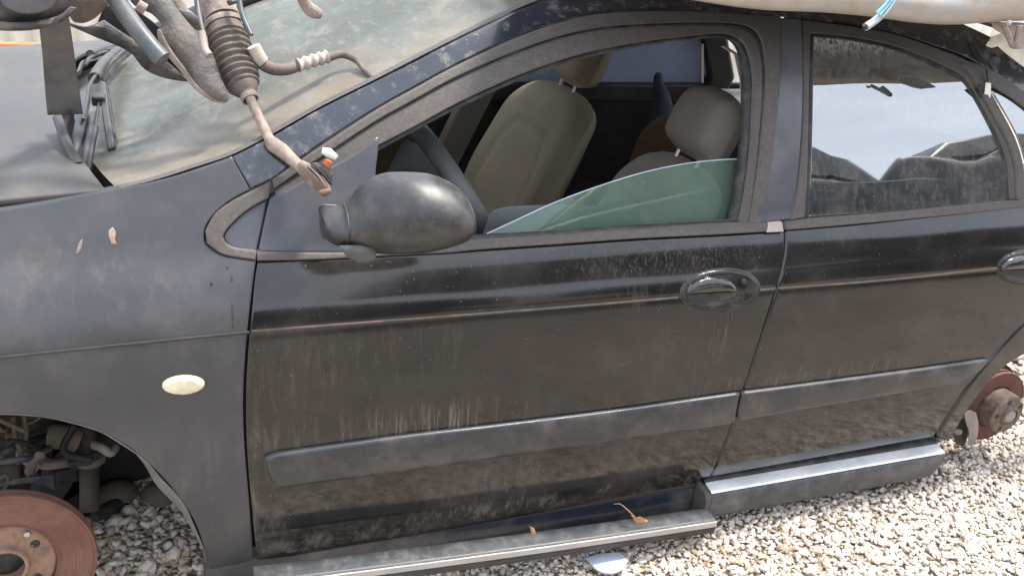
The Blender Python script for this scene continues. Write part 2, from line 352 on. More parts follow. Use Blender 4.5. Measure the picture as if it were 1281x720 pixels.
def tri2d(loops, h, extra=None, zbands=None, inset=0):
    """triangulate loops[0] minus loops[1:]; returns 2-D verts, tris, boundary index loops"""
    V = []; E = []; idx = []
    for lp in loops:
        s = len(V); n = len(lp); V += [(float(q[0]), float(q[1])) for q in lp]; E += [(s+i, s+(i+1) % n) for i in range(n)]; idx.append(list(range(s, s+n)))
    A = np.array([V[e[0]] for e in E]); B = np.array([V[e[1]] for e in E])
    x0, y0 = A.min(0); x1, y1 = A.max(0)
    ys = list(np.arange(y0+h*.5, y1, h))
    if zbands: ys += [z for z in zbands if y0 < z < y1]
    xs = np.arange(x0+h*.5, x1, h)
    for yy in sorted(ys):
        for i, xx in enumerate(xs):
            if inpoly(xx, yy, loops[0]) and not any(inpoly(xx, yy, l) for l in loops[1:]) and segdist(xx, yy, A, B) > h*.35: V.append((xx, yy))
    if inset:
        for li, lp in enumerate(loops):
            n = len(lp); ar = sum(lp[i][0]*lp[(i+1) % n][1]-lp[(i+1) % n][0]*lp[i][1] for i in range(n)); sg = (1 if ar > 0 else -1)*(1 if li == 0 else -1)
            for i in range(n):
                for fr in (0, .5):
                    a, b = lp[i], lp[(i+1) % n]; x = a[0]+(b[0]-a[0])*fr; y = a[1]+(b[1]-a[1])*fr
                    if fr == 0: a = lp[i-1]
                    tx, ty = b[0]-a[0], b[1]-a[1]; L = math.hypot(tx, ty)+1e-9; q = (x-ty/L*sg*inset, y+tx/L*sg*inset)
                    if inpoly(q[0], q[1], loops[0]) and not any(inpoly(q[0], q[1], l) for l in loops[1:]) and segdist(q[0], q[1], A, B) > inset*.8: V.append(q)
    r = geometry.delaunay_2d_cdt([Vector(v) for v in V], E, [], 0, 1e-7)
    vv = [(v[0], v[1]) for v in r[0]]; orig = r[3]; mp = {}
    for i, o in enumerate(orig):
        for k in o: mp[k] = i
    tris = []
    for f in r[2]:
        cx = sum(vv[i][0] for i in f)/3; cy = sum(vv[i][1] for i in f)/3
        if inpoly(cx, cy, loops[0]) and not any(inpoly(cx, cy, l) for l in loops[1:]): tris.append(tuple(f))
    return vv, tris, [[mp[i] for i in lp] for lp in idx]
CREASE = [.66, .672, .680, .684, .695, .71]
def panel(name, px, mat, parent, holes=(), off=0., h=.03, thick=.012, step=6, rnd=.0025, straight=False, corner=38, dome=0.):
    """sheet-metal panel lying on the side surface, outline traced then carried to the surface"""
    loops = []
    for lp in [px]+list(holes):
        q = smooth_loop(lp, step, True, corner, 30 if step >= 5 else 4)
        w = [PS(a[0], a[1], off) for a in q]; loops.append([(p[0], p[2]) for p in w])
    vv, tris, bl = tri2d(loops, h, zbands=CREASE if h >= .02 else None, inset=min(.0035, h*.3) if not dome else dome*.5 if dome > .005 and h > .01 else 0)
    bset = {i: 1 for l in bl for i in l}
    V = []; Nn = []
    A = np.array([vv[i] for l in bl for i in l]); B = np.array([vv[l[(k+1) % len(l)]] for l in bl for k in range(len(l))])
    for i, (x, z) in enumerate(vv):
        n = N(x, z); d = 0
        o2 = off
        if dome:
            d = segdist(x, z, A, B); o2 = off-dome*(1-math.exp(-d/(dome*1.2)))
        y = S(x, z)+o2
        if i in bset: y += rnd
        V.append((x, y, z)); Nn.append(n)
    # orientation
    def area(l): return sum(vv[l[i]][0]*vv[l[(i+1) % len(l)]][1]-vv[l[(i+1) % len(l)]][0]*vv[l[i]][1] for i in range(len(l)))
    Fc = []
    for a, b, c in tris:
        s = (vv[b][0]-vv[a][0])*(vv[c][1]-vv[a][1])-(vv[c][0]-vv[a][0])*(vv[b][1]-vv[a][1])
        Fc.append((a, b, c) if s > 0 else (a, c, b))    # seen from -y: x right, z up
    for li, l in enumerate(bl):
        ccw = area(l) > 0; outward = 1 if li == 0 else -1
        ring = []
        for k, i in enumerate(l):
            x, z = vv[i]; a = vv[l[k-1]]; b = vv[l[(k+1) % len(l)]]; tx, tz = b[0]-a[0], b[1]-a[1]; L = math.hypot(tx, tz)+1e-9
            nx, nz = (tz/L, -tx/L) if ccw else (-tz/L, tx/L)
            nx *= outward; nz *= outward
            n0 = Nn[i]; Nn[i] = (n0+Vector((nx, 0, nz))*.7).normalized()
            ring.append(len(V)); y = V[i][1]
            V.append((x, y+thick, z)); Nn.append(Vector((nx, 0, nz)))
        for k in range(len(l)):
            i, j = l[k], l[(k+1) % len(l)]; ri, rj = ring[k], ring[(k+1) % len(l)]
            f = (i, ri, rj, j) if (ccw == (outward == 1)) else (i, j, rj, ri)
            Fc.append(f)
    if dome: return mk(name, V, Fc, mat, parent)
    return mk(name, V, Fc, mat, parent, normals=Nn)
def band(name, upper, lower, mat, parent, **k):
    return panel(name, list(upper)+list(reversed(lower)), mat, parent, **k)
def plate(name, px, mat, parent, y=0., thick=.006, bulge=0., er=12, h=10, step=5, corner=38, yf=None, bev=.0015, holes=()):
    """free plate: outline given as pixels with depth y (or yf(px,py)); thickness goes back"""
    loops = [[tuple(q) for q in smooth_loop([p[:2] for p in lp], step, True, corner)] for lp in [px]+list(holes)]
    vv, tris, bl = tri2d(loops, h)
    A = np.array([vv[i] for l in bl for i in l]); B = np.array([vv[l[(k+1) % len(l)]] for l in bl for k in range(len(l))])
    F_ = yf or (lambda a, b: y)
    Vf = []
    for (a, b) in vv:
        d = segdist(a, b, A, B); p = P(a, b, F_(a, b)); n = (CL-p); n /= np.linalg.norm(n)
        Vf.append(p+n*bulge*(1-math.exp(-d/er)))
    m = len(Vf); V = list(Vf)+[P(a, b, F_(a, b))+(P(a, b, F_(a, b))-CL)/np.linalg.norm(P(a, b, F_(a, b))-CL)*thick for (a, b) in vv]
    Fc = []
    for a, b, c in tris:
        s = (vv[b][0]-vv[a][0])*(vv[c][1]-vv[a][1])-(vv[c][0]-vv[a][0])*(vv[b][1]-vv[a][1])
        f = (a, b, c) if s < 0 else (a, c, b); Fc.append(f); Fc.append((f[0]+m, f[2]+m, f[1]+m))
    for l in bl:
        for k in range(len(l)):
            i, j = l[k], l[(k+1) % len(l)]; Fc.append((i, j, j+m, i+m))
    o = mk(name, V, Fc, mat, parent); sharp(o, 50); fixn(o)
    if bev: bevel(o, bev, 2, 50)
    return o
def fixn(o):
    import bmesh
    bm = bmesh.new(); bm.from_mesh(o.data); bmesh.ops.recalc_face_normals(bm, faces=bm.faces); bm.to_mesh(o.data); bm.free(); return o
def cr3(pts, n):
    p = [np.array(q, float) for q in pts]; out = []
    for i in range(len(p)-1):
        a, b = p[i], p[i+1]; ta = (b-p[i-1])*.5 if i else b-a; tb = (p[i+2]-a)*.5 if i+2 < len(p) else b-a
        for j in range(n):
            t = j/n; out.append((2*t**3-3*t**2+1)*a+(t**3-2*t**2+t)*ta+(-2*t**3+3*t**2)*b+(t**3-t**2)*tb)
    out.append(p[-1]); return out
def sweep_vf(path, rad, seg=14, squash=1.0, caps=True):
    path = [np.array(p, float) for p in path]; n = len(path)
    if not hasattr(rad, '__len__'): rad = [rad]*n
    V = []; Fc = []; up = np.array([0, 0, 1.]); t0 = path[1]-path[0]
    if abs(t0[2]) > .9*np.linalg.norm(t0): up = np.array([0, 1., 0])
    for i, p in enumerate(path):
        t = path[min(i+1, n-1)]-path[max(i-1, 0)]; t /= np.linalg.norm(t)+1e-12
        b = np.cross(t, up); b /= np.linalg.norm(b)+1e-12; up = np.cross(b, t)
        for k in range(seg):
            a = 2*math.pi*k/seg; V.append(p+rad[i]*(math.cos(a)*b+squash*math.sin(a)*up))
    for i in range(n-1):
        for k in range(seg):
            Fc.append((i*seg+k, i*seg+(k+1) % seg, (i+1)*seg+(k+1) % seg, (i+1)*seg+k))
    if caps: Fc.append(tuple(range(seg-1, -1, -1))); Fc.append(tuple((n-1)*seg+k for k in range(seg)))
    return V, Fc
def sweep(name, path, rad, mat, parent, seg=14, squash=1.0, sub=0, base=None):
    if sub:
        n0 = len(path)
        if hasattr(rad, '__len__'): rad = list(np.interp(np.linspace(0, n0-1, (n0-1)*sub+1), range(n0), rad))
        path = cr3(path, sub)
    V, Fc = sweep_vf(path, rad, seg, squash); o = mk(name, V, Fc, mat, parent); sharp(o, 45); return o
def strip(name, path, dirs, w, th, mat, parent):
    """flat ribbon along path; dirs = width direction"""
    V = []; Fc = []; n = len(path)
    for i, p in enumerate(path):
        p = np.array(p, float); t = np.array(path[min(i+1, n-1)], float)-np.array(path[max(i-1, 0)], float); t /= np.linalg.norm(t)
        d = np.array(dirs[i] if isinstance(dirs, list) else dirs, float); nn = np.cross(t, d); nn /= np.linalg.norm(nn)
        for a, b in ((-1, -1), (1, -1), (1, 1), (-1, 1)): V.append(p+d*w/2*a+nn*th/2*b)
    for i in range(n-1):
        for k in range(4): Fc.append((i*4+k, i*4+(k+1) % 4, (i+1)*4+(k+1) % 4, (i+1)*4+k))
    Fc.append((3, 2, 1, 0)); Fc.append(tuple((n-1)*4+k for k in range(4)))
    o = mk(name, V, Fc, mat, parent); sharp(o, 30); fixn(o); return bevel(o, min(w, th)*.25, 2)
def boxm(name, lo, hi, mat, parent=None, bev=.004, seg=2, base=None):
    x0, y0, z0 = lo; x1, y1, z1 = hi
    V = [(x0, y0, z0), (x1, y0, z0), (x1, y1, z0), (x0, y1, z0), (x0, y0, z1), (x1, y0, z1), (x1, y1, z1), (x0, y1, z1)]
    Fc = [(3, 2, 1, 0), (4, 5, 6, 7), (0, 1, 5, 4), (1, 2, 6, 5), (2, 3, 7, 6), (3, 0, 4, 7)]
    o = mk(name, V, Fc, mat, parent, smooth=False)
    if bev: bevel(o, bev, seg)
    return o
def prism(name, prof, x0, x1, mat, parent, n=1, xf=None, bev=.003, ang=40):
    """profile (y,z) run along x"""
    V = []; Fc = []; m = len(prof)
    for i in range(n+1):
        x = x0+(x1-x0)*i/n
        for (y, z) in prof:
            q = xf(x, y, z) if xf else (x, y, z); V.append(q)
    for i in range(n):
        for k in range(m): Fc.append((i*m+k, i*m+(k+1) % m, (i+1)*m+(k+1) % m, (i+1)*m+k))
    Fc.append(tuple(range(m-1, -1, -1))); Fc.append(tuple(n*m+k for k in range(m)))
    o = mk(name, V, Fc, mat, parent); sharp(o, ang); fixn(o)
    return bevel(o, bev, 2) if bev else o
def lathe(name, prof, o0, axis, mat, parent, seg=48, ang=30):
    """prof (r, t) about axis through o0"""
    ax = Vector(axis).normalized(); u = ax.orthogonal().normalized(); v = ax.cross(u); o0 = Vector(o0); V = []; Fc = []; m = len(prof)
    for k in range(seg):
        a = 2*math.pi*k/seg; d = u*math.cos(a)+v*math.sin(a)
        for (r, t) in prof: V.append(tuple(o0+d*r+ax*t))
    for k in range(seg):
        for j in range(m-1): Fc.append((k*m+j, ((k+1) % seg)*m+j, ((k+1) % seg)*m+j+1, k*m+j+1))
    o = mk(name, V, Fc, mat, parent); fixn(o); sharp(o, ang); return o
def pillow(name, out2, o0, U, W, Nv, th, mat, parent, er=.05, h=.02, grooves=(), back=None, gd=.012, warp=None):
    """upholstered cushion: outline in (u,w), domed to +N; back side flatter"""
    loops = [[tuple(q) for q in smooth_loop(out2, h, True, 60)]]
    vv, tris, bl = tri2d(loops, h)
    L = bl[0]; A = np.array([vv[i] for i in L]); B = np.array([vv[L[(k+1) % len(L)]] for k in range(len(L))])
    U, W, Nv, o0 = [np.array(q, float) for q in (U, W, Nv, o0)]
    V = []; G = [(np.array([g[i] for i in range(len(g)-1)], float), np.array([g[i+1] for i in range(len(g)-1)], float)) for g in grooves]
    if back is None: back = th
    for s in (1, -1):
        for (a, b) in vv:
            d = segdist(a, b, A, B); e = (th if s > 0 else back)*math.sqrt(max(0, 1-(1-min(d/er, 1))**2))
            if s > 0:
                for ga, gb in G: e -= gd*math.exp(-(segdist(a, b, ga, gb)/.011)**2)
            p = o0+U*a+W*b+Nv*s*e
            if warp: p = warp(p, a, b)
            V.append(p)
    m = len(vv); Fc = []
    for a, b, c in tris: Fc += [(a, b, c), (a+m, c+m, b+m)]
    for k in range(len(L)): i, j = L[k], L[(k+1) % len(L)]; Fc.append((i, j, j+m, i+m))
    o = mk(name, V, Fc, mat, parent); fixn(o); return o

# ================================================================== GROUND
GZ = -.03
def gz(x, y): return GZ+.012*math.sin(x*2.1+1)*math.sin(y*2.7)
def ground():
    xs = np.concatenate([[-400, -100, -30, -12], np.arange(-6, 8, .2), [12, 30, 100, 400]]); ys = np.concatenate([[-400, -100, -30, -12], np.arange(-7, 7, .2), [12, 30, 100, 400]])
    V = [(x, y, gz(x, y)-.004) for y in ys for x in xs]; n = len(xs)
    Fc = [(j*n+i, j*n+i+1, (j+1)*n+i+1, (j+1)*n+i) for j in range(len(ys)-1) for i in range(n-1)]
    o = mk('ground', V, Fc, m_ground, base=(0, 0, 0)); tag(o, 'pale gravel yard ground spreading under and around the wrecked car', None, None, 'structure')
ground()
def stones():
    t = (1+5**.5)/2
    iv = np.array([(-1, t, 0), (1, t, 0), (-1, -t, 0), (1, -t, 0), (0, -1, t), (0, 1, t), (0, -1, -t), (0, 1, -t), (t, 0, -1), (t, 0, 1), (-t, 0, -1), (-t, 0, 1)], float); iv /= np.linalg.norm(iv[0])
    fi = np.array([(0, 11, 5), (0, 5, 1), (0, 1, 7), (0, 7, 10), (0, 10, 11), (1, 5, 9), (5, 11, 4), (11, 10, 2), (10, 7, 6), (7, 1, 8), (3, 9, 4), (3, 4, 2), (3, 2, 6), (3, 6, 8), (3, 8, 9), (4, 9, 5), (2, 4, 11), (6, 2, 10), (8, 6, 7), (9, 8, 1)])
    pts = []
    def area(x0, x1, y0, y1, n, s0, s1):
        for _ in range(n): pts.append((random.uniform(x0, x1), random.uniform(y0, y1), random.uniform(s0, s1)))
    area(.3, 3.4, -1.1, .35, 42000, .0038, .0086)
    area(.3, 3.4, -1.1, .35, 900, .009, .013)
    area(1.9, 5.2, .35, 2.6, 12000, .008, .015)
    area(-.8, .3, -.3, 1.5, 6500, .006, .0125)
    area(-.8, .3, -.3, 1.5, 500, .012, .020)
    area(.3, 1.9, .35, 1.7, 1500, .008, .014)
    area(-1.5, 3.4, -2.6, -1.1, 6000, .008, .014)
    n = len(pts); V = np.empty((n, 12, 3)); tone = np.empty((n, 12))
    for i, (x, y, s) in enumerate(pts):
        q = RNG.normal(size=4); q /= np.linalg.norm(q); w, a, b, c = q
        Rm = np.array([[1-2*(b*b+c*c), 2*(a*b-c*w), 2*(a*c+b*w)], [2*(a*b+c*w), 1-2*(a*a+c*c), 2*(b*c-a*w)], [2*(a*c-b*w), 2*(b*c+a*w), 1-2*(a*a+b*b)]])
        v = iv*RNG.uniform(.68, 1.28, (12, 1))*np.array([1.25, 1, .62])*RNG.uniform(.85, 1.2, 3)
        ang = RNG.uniform(0, 6.28); tl = RNG.normal(0, .35, 2); v = v*s
        ca, sa = math.cos(ang), math.sin(ang); v = v@np.array([[ca, -sa, 0], [sa, ca, 0], [0, 0, 1]])
        v[:, 2] += v[:, 0]*tl[0]+v[:, 1]*tl[1]
        v += (x, y, gz(x, y)+s*RNG.uniform(.05, .75)); V[i] = v
        tone[i] = RNG.uniform(0, 1)
    Fs = (np.arange(n)[:, None, None]*12+fi[None]).reshape(-1, 3)
    me = bpy.data.meshes.new('gravel'); me.vertices.add(n*12); me.vertices.foreach_set('co', V.reshape(-1).astype('f'))
    me.loops.add(len(Fs)*3); me.loops.foreach_set('vertex_index', Fs.reshape(-1).astype('i')); me.polygons.add(len(Fs))
    me.polygons.foreach_set('loop_start', np.arange(0, len(Fs)*3, 3, dtype='i'))
    at = me.attributes.new('tone', 'FLOAT', 'POINT'); at.data.foreach_set('value', tone.reshape(-1).astype('f'))
    me.update(); me.validate(); me.materials.append(m_stone)
    o = bpy.data.objects.new('gravel', me); col.objects.link(o); tag(o, 'loose crushed pale stones lying over the yard around the car', 'gravel', None, 'stuff')
stones()
def straw():
    V = []; Fc = []
    def blade(x, y, L, r):
        a = random.uniform(0, 6.28); el = random.uniform(-.05, .45); k = random.uniform(-.6, .6)
        p = []; z = gz(x, y)+.012+random.uniform(0, .008)
        for i in range(4):
            t = i/3; aa = a+k*t; p.append((x+L*t*math.cos(aa), y+L*t*math.sin(aa), z+L*t*math.sin(el)*(1-t*.7)))
        v, f = sweep_vf(p, [r, r, r*.8, r*.4], 4, caps=False); s = len(V); V.extend(v); Fc.extend([tuple(s+i for i in q) for q in f])
    spots = [(random.uniform(.95, 1.5), random.uniform(-.35, -.08)) for _ in range(12)]+[(1.28, -.12), (1.25, -.09), (1.22, -.15), (1.4, -.3), (1.15, -.3)]
    for cx, cy in spots:
        for _ in range(9): blade(cx+random.gauss(0, .05), cy+random.gauss(0, .04), random.uniform(.02, .07), random.uniform(.0005, .0011))
    for _ in range(260): blade(random.uniform(-.4, .12), random.uniform(.05, .9), random.uniform(.02, .09), random.uniform(.0006, .0013))
    for _ in range(160): blade(random.uniform(.7, 3), random.uniform(-.7, .3), random.uniform(.02, .06), random.uniform(.0005, .001))
    o = mk('dry_grass', V, Fc, m_twig); tag(o, 'scattered dry grass stems and straw among the pale gravel', 'dry grass', None, 'stuff')
straw()

# ================================================================== THE CAR
car = empty('wrecked_car', (1.2, .885, GZ), 'dark grey wrecked sedan without wheels resting on the gravel, front window broken', 'car')
# inner dark shells so that gaps look into the body
def shell(name, x0, x1, z0, z1, off, mat, mirror=False, h=.06):
    xs = np.arange(x0, x1+h, h); zs = np.linspace(z0, z1, max(2, int((z1-z0)/h)+1)); V = []
    for z in zs:
        for x in xs:
            y = S(x, z)+off; V.append((x, 1.77-y if mirror else y, z))
    n = len(xs); Fc = [(j*n+i, j*n+i+1, (j+1)*n+i+1, (j+1)*n+i) for j in range(len(zs)-1) for i in range(n-1)]
    o = mk(name, V, Fc, mat, car); s = o.modifiers.new('thick', 'SOLIDIFY'); s.thickness = .01; s.offset = 0; return o
shell('inner_side', .03, 1.96, .08, .77, .035, m_dark)
shell('far_side_body', -.9, 2.9, .08, .80, 0., m_door, True)
shell('far_door_lining', .35, 2.2, .10, .81, .07, m_brown if False else m_trimdark, True)
boxm('floor', (.0, .12, .03), (1.95, 1.65, .07), m_dark, car)
boxm('firewall', (.02, .12, .05), (.06, 1.65, .80), m_dark, car)
boxm('rear_bulkhead', (2.28, .2, .05), (2.33, 1.57, .80), m_dark, car)
boxm('parcel_shelf', (2.0, .22, .78), (2.6, 1.55, .81), m_trimdark, car)

# --- fender
fender_px = [(290, 197), (313, 238), (290, 250), (268, 268), (255, 290), (257, 306), (275, 319), (300, 324), (320, 327), (317, 350), (312, 390), (307, 440), (304, 500), (306, 560), (311, 620), (317, 700),
             (300, 705), (262, 712), (257, 690), (248, 662), (233, 633), (212, 606), (186, 579), (156, 555), (120, 537), (80, 525), (40, 519), (0, 517), (-60, 523), (-130, 550), (-190, 610), (-215, 700),
             (-215, 760), (-420, 740), (-420, 330), (-200, 290), (0, 263), (60, 253), (130, 239), (180, 230), (215, 222), (250, 211)]
fender = panel('front_fender', fender_px, m_fender, car, h=.022, corner=42, thick=.018)
# swage line is shaped in the surface; a thin dark dusty strip follows it
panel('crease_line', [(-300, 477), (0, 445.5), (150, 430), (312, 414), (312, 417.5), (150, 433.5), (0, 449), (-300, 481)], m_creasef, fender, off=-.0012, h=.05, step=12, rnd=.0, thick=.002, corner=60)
# --- side lamp
def on_side(px, py, off=0): return PS(px, py, off)
def oval(cx, cy, rx, ry, rot=0, n=28, p=2.0):
    q = []
    for k in range(n):
        a = 2*math.pi*k/n; c, s = math.cos(a), math.sin(a)
        x = rx*math.copysign(abs(c)**(2/p), c); y = ry*math.copysign(abs(s)**(2/p), s); ca, sa = math.cos(rot), math.sin(rot)
        q.append((cx+x*ca-y*sa, cy+x*sa+y*ca))
    return q
lampb = panel('side_lamp', oval(229.5, 482, 27, 12, -.06), m_lamp, fender, off=-.004, h=.004, step=3, dome=.0045, thick=.01)
panel('lamp_insert', oval(229.5, 482, 18, 7, -.06), m_lampd, lampb, off=-.0092, h=.004, step=2, thick=.003, rnd=.0005)
panel('lamp_tab', [(225, 477), (234, 476.5), (234.5, 485), (230, 486.5), (225.5, 485.5)], m_lamp, lampb, off=-.0112, h=.004, step=2, thick=.003, rnd=.0008)
for pts in ([(136, 288), (141, 284), (145, 290), (144, 300), (146, 305), (140, 306), (136, 297)], [(99, 303), (103, 299), (102, 309), (97, 319), (95, 316)]):
    o = panel('paint_chip', pts, m_chip if pts[0][0] == 136 else m_rod, fender, off=-.0008, h=.01, step=2, thick=.002, rnd=0)
for pts in ([(289, 378), (292, 378), (293, 410), (291, 411)], [(289, 343), (291, 343), (291, 352), (289, 352)], [(263, 352), (266, 352), (266, 357), (263, 357)], [(282, 332), (286, 333), (285, 337)]):
    panel('tar_mark', pts, m_seal, fender, off=-.0006, h=.01, step=3, thick=.002, rnd=0)

# --- mirror triangle (fixed part on the fender side)
tri_out = [(339, 228), (313, 241), (290, 253), (270, 268), (257, 290), (259, 305), (277, 318), (300, 323), (320, 326)]
tri_in = [(336, 248), (318, 258), (301, 270), (284, 287), (279, 296), (283, 305), (294, 311), (308, 313), (321, 315)]
qf = band('corner_trim', tri_out, tri_in, m_frame, car, off=-.004, h=.02, step=4, rnd=.003)
qp = panel('corner_panel', [(334, 251)]+[(a+1, b-0) for a, b in tri_in[1:-1]]+[(320, 316), (326, 290)], m_sail, car, off=.004, h=.02, step=4)
# --- A pillar and roof rail
rail_up = [(291, 197), (340, 172), (400, 138), (470, 103), (520, 78), (560, 57), (600, 37), (640, 18), (680, 2), (740, -14), (820, -24), (920, -26), (1020, -20), (1120, 0), (1200, 28), (1290, 72), (1400, 130)]
rail_lo = [(314, 236), (340, 224), (400, 181), (470, 136), (520, 108), (560, 86), (600, 66), (640, 48), (690, 29), (750, 16), (820, 11), (900, 14), (1000, 24), (1060, 30), (1120, 41), (1170, 57), (1215, 74), (1290, 122), (1400, 200)]
rail = band('roof_rail', rail_up, rail_lo, m_rail, car, off=0, h=.025, rnd=.003, thick=.02)
panel('rail_seal', [(338, 222), (400, 178.5), (470, 133), (560, 83), (640, 45.5), (700, 24), (760, 12), (850, 8), (975, 18), (975, 23), (850, 13), (762, 16), (700, 29), (640, 50), (560, 88), (470, 138.5), (400, 184), (341, 228)], m_seal, car, off=.004, h=.02, step=8)

# --- front door
door = empty('front_door', (.7, .03, .1), parent=car)
fd_px = [(323, 329), (430, 324), (500, 320), (580, 316), (700, 308), (800, 301), (900, 296), (981, 291), (981, 315), (972, 355), (958, 400), (942, 450), (928, 492), (912, 540), (897, 577), (888, 598), (884, 603),
         (820, 614), (750, 627), (680, 641), (600, 656), (500, 674), (400, 691), (322, 701), (316, 640), (310, 570), (308, 500), (311, 440), (316, 385), (320, 345)]
dp = panel('door_panel', fd_px, m_door, door, h=.02, step=8, thick=.02, corner=40)
panel('door_hem', [(322, 700), (400, 690), (500, 673), (600, 655), (680, 640), (750, 626), (820, 613), (884, 602), (885, 607), (820, 619), (750, 633), (680, 646), (600, 661), (500, 679), (400, 696), (322, 705)], m_frame, door, off=-.001, h=.02, rnd=.002, corner=60)
panel('crease_line', [(315, 413), (500, 399), (700, 383.5), (848, 371), (848, 373.5), (700, 386), (500, 401.5), (315, 416)], m_creasel, door, off=-.0012, h=.05, step=12, rnd=.0, thick=.002, corner=60)
panel('crease_line', [(951, 361.5), (971, 360), (970, 362.5), (951, 364)], m_creasel, door, off=-.0012, h=.05, step=12, rnd=.0, thick=.002, corner=60)
# belt weather strip
panel('belt_strip', [(322, 316), (380, 317), (430, 317), (480, 316), (560, 306), (600, 301), (700, 295), (800, 288), (900, 281), (978, 279), (981, 289), (900, 294), (800, 299), (700, 306), (600, 313), (560, 317), (480, 321), (430, 324), (380, 326), (322, 327)], m_frame, door, off=-.006, h=.015, step=7, rnd=.004, thick=.03)
panel('belt_seal', [(590, 296), (700, 291), (800, 284), (940, 277), (940, 282), (800, 290), (700, 297), (590, 303)], m_seal, door, off=.004, h=.015, step=8, rnd=.002)
# window frame: outer band, groove, inner band
fo_up = [(341, 226), (400, 185), (470, 139), (520, 111), (560, 89), (600, 69.5), (640, 51), (700, 30), (760, 17.5), (850, 15), (920, 18), (978, 22), (977, 80), (974, 130), (966, 210), (956, 262), (950, 281)]
fo_lo = [(343, 237), (400, 199), (470, 153), (520, 125), (560, 103), (600, 84), (640, 67), (700, 46), (760, 34), (850, 29), (915, 30), (948, 40), (959, 80), (958, 130), (951, 200), (943, 255), (938, 280)]
fi_up = [(344, 240), (400, 202), (470, 156), (520, 128), (560, 106), (600, 87.5), (640, 70.5), (700, 49.5), (760, 37.5), (850, 32.5), (912, 34), (942, 44), (954, 80), (954, 130), (948, 200), (941, 255), (936, 280)]
fi_lo = [(346, 249), (400, 222), (430, 209), (470, 185), (520, 159), (560, 137), (600, 117), (660, 91), (730, 68), (800, 54), (860, 46), (905, 43), (930, 52), (943, 85), (944, 130), (940, 200), (932, 255), (926, 281)]
band('frame_outer', fo_up, fo_lo, m_frame, door, off=-.002, h=.02, step=7, rnd=.004, thick=.025, corner=60)
band('frame_groove', [(a, b) for a, b in fo_lo], [(a, b) for a, b in fi_up], m_seal, door, off=.008, h=.015, step=8, corner=60)
band('frame_inner', fi_up, fi_lo, m_frame, door, off=.004, h=.02, step=7, rnd=.005, thick=.03, corner=60)
panel('glass_run', [(346, 247), (470, 184), (560, 136), (660, 90), (730, 67), (800, 53), (860, 45), (906, 42), (931, 51), (944, 85), (945, 130), (941, 200), (933, 255), (927, 281), (918, 281), (925, 255), (932, 200), (936, 130), (935, 88), (925, 57), (903, 48), (860, 51), (800, 59), (730, 74), (660, 97), (560, 143), (470, 191), (346, 254)], m_seal, door, off=.018, h=.02, step=8, thick=.03, corner=60)
panel('pillar_cover', [(979, 24), (1003, 25), (1005, 100), (1003, 167), (998, 225), (991, 274), (938, 281), (948, 262), (962, 220), (970, 170), (976, 100)], m_applique, door, off=-.002, h=.02, step=6, rnd=.003)
panel('strip_end', [(962, 280), (979, 278), (981, 290), (960, 291)], m_collar, door, off=-.009, h=.01, rnd=.002)
# mirror sail panel
panel('mirror_panel', [(338, 250), (400, 216), (440, 196), (473, 172), (473, 190), (470, 222), (480, 300), (470, 315), (430, 316), (324, 315), (330, 285)], m_sail, door, off=-.001, h=.02, step=6, rnd=.003, thick=.03)
# mirror
def mirror_ob():
    n = 26
    top = [(400, 262), (405, 258), (425, 258), (438, 250), (450, 232), (466, 221), (485, 215.5), (510, 215), (537, 217), (560, 225), (576, 236), (583, 247), (586, 257)]
    bot = [(400, 262), (403, 296), (418, 305), (440, 308), (470, 315), (500, 317), (528, 315), (546, 311), (559, 307), (571, 302), (579, 297), (584, 291), (586, 284)]
    ks = np.linspace(0, 12, 31); T = np.array(smooth_loop(top, 999, False)) if False else np.array(top, float); Bm = np.array(bot, float)
    yc0 = -.085; V = []; Fc = []; m = 28; rings = []
    for k in ks:
        i = int(min(k, 11.999)); t = k-i; a = T[i]*(1-t)+T[i+1]*t; b = Bm[i]*(1-t)+Bm[i+1]*t
        fr = k/12; yc = -.035-.075*min(1, fr*1.7)
        pa, pb = P(a[0], a[1], yc), P(b[0], b[1], yc); c = (pa+pb)/2; hv = (pa-pb)/2
        dep = .085*math.sqrt(max(.0, 1-(max(0, fr-.45)/.585)**3))*(.55+.45*min(1, fr*2.4)); ring = []
        for j in range(m):
            th = 2*math.pi*j/m; cs, sn = math.cos(th), math.sin(th)
            if cs >= 0:
                u_ = sn; w_ = float(np.interp(u_, [-1, -.93, -.78, -.5, -.26, -.1, .1, .4, .7, .9, 1], [0, .30, .52, .76, .93, .985, .99, .90, .70, .42, 0]))
            else: u_ = math.copysign(abs(sn)**.8, sn); w_ = cs*.45
            ring.append(len(V)); V.append(c+hv*u_+np.array([0, -1, 0])*w_*dep)
        rings.append(ring)
    for r0_, r1_ in zip(rings, rings[1:]):
        for j in range(m): Fc.append((r0_[j], r0_[(j+1) % m], r1_[(j+1) % m], r1_[j]))
    Fc.append(tuple(rings[0])); Fc.append(tuple(reversed(rings[-1])))
    o = mk('mirror_housing', V, Fc, m_mirror, door); fixn(o); sharp(o, 60)
    Vn = [np.array(v) for v in V]
    def along(idx, r_=.0016): sweep('housing_joint', [Vn[i]+np.array((0, -.0006, 0)) for i in idx], r_, m_seal, door, 6)
    along([rings[6][j] for j in list(range(21, 28))+list(range(0, 8))], .0018)
    along([rings[k][24] for k in range(6, 29)], .0013)
    along([rings[27][j] for j in list(range(22, 28))+list(range(0, 7))], .0014)
    s = o.modifiers.new('sub', 'SUBSURF'); s.levels = 1; s.render_levels = 1
mirror_ob()
plate('mirror_foot', [(398, 258), (404, 255), (428, 257), (424, 266), (410, 268), (413, 298), (404, 299), (400, 285)], m_mirror, door, y=-.03, thick=.08, bulge=.006, er=6, h=5)
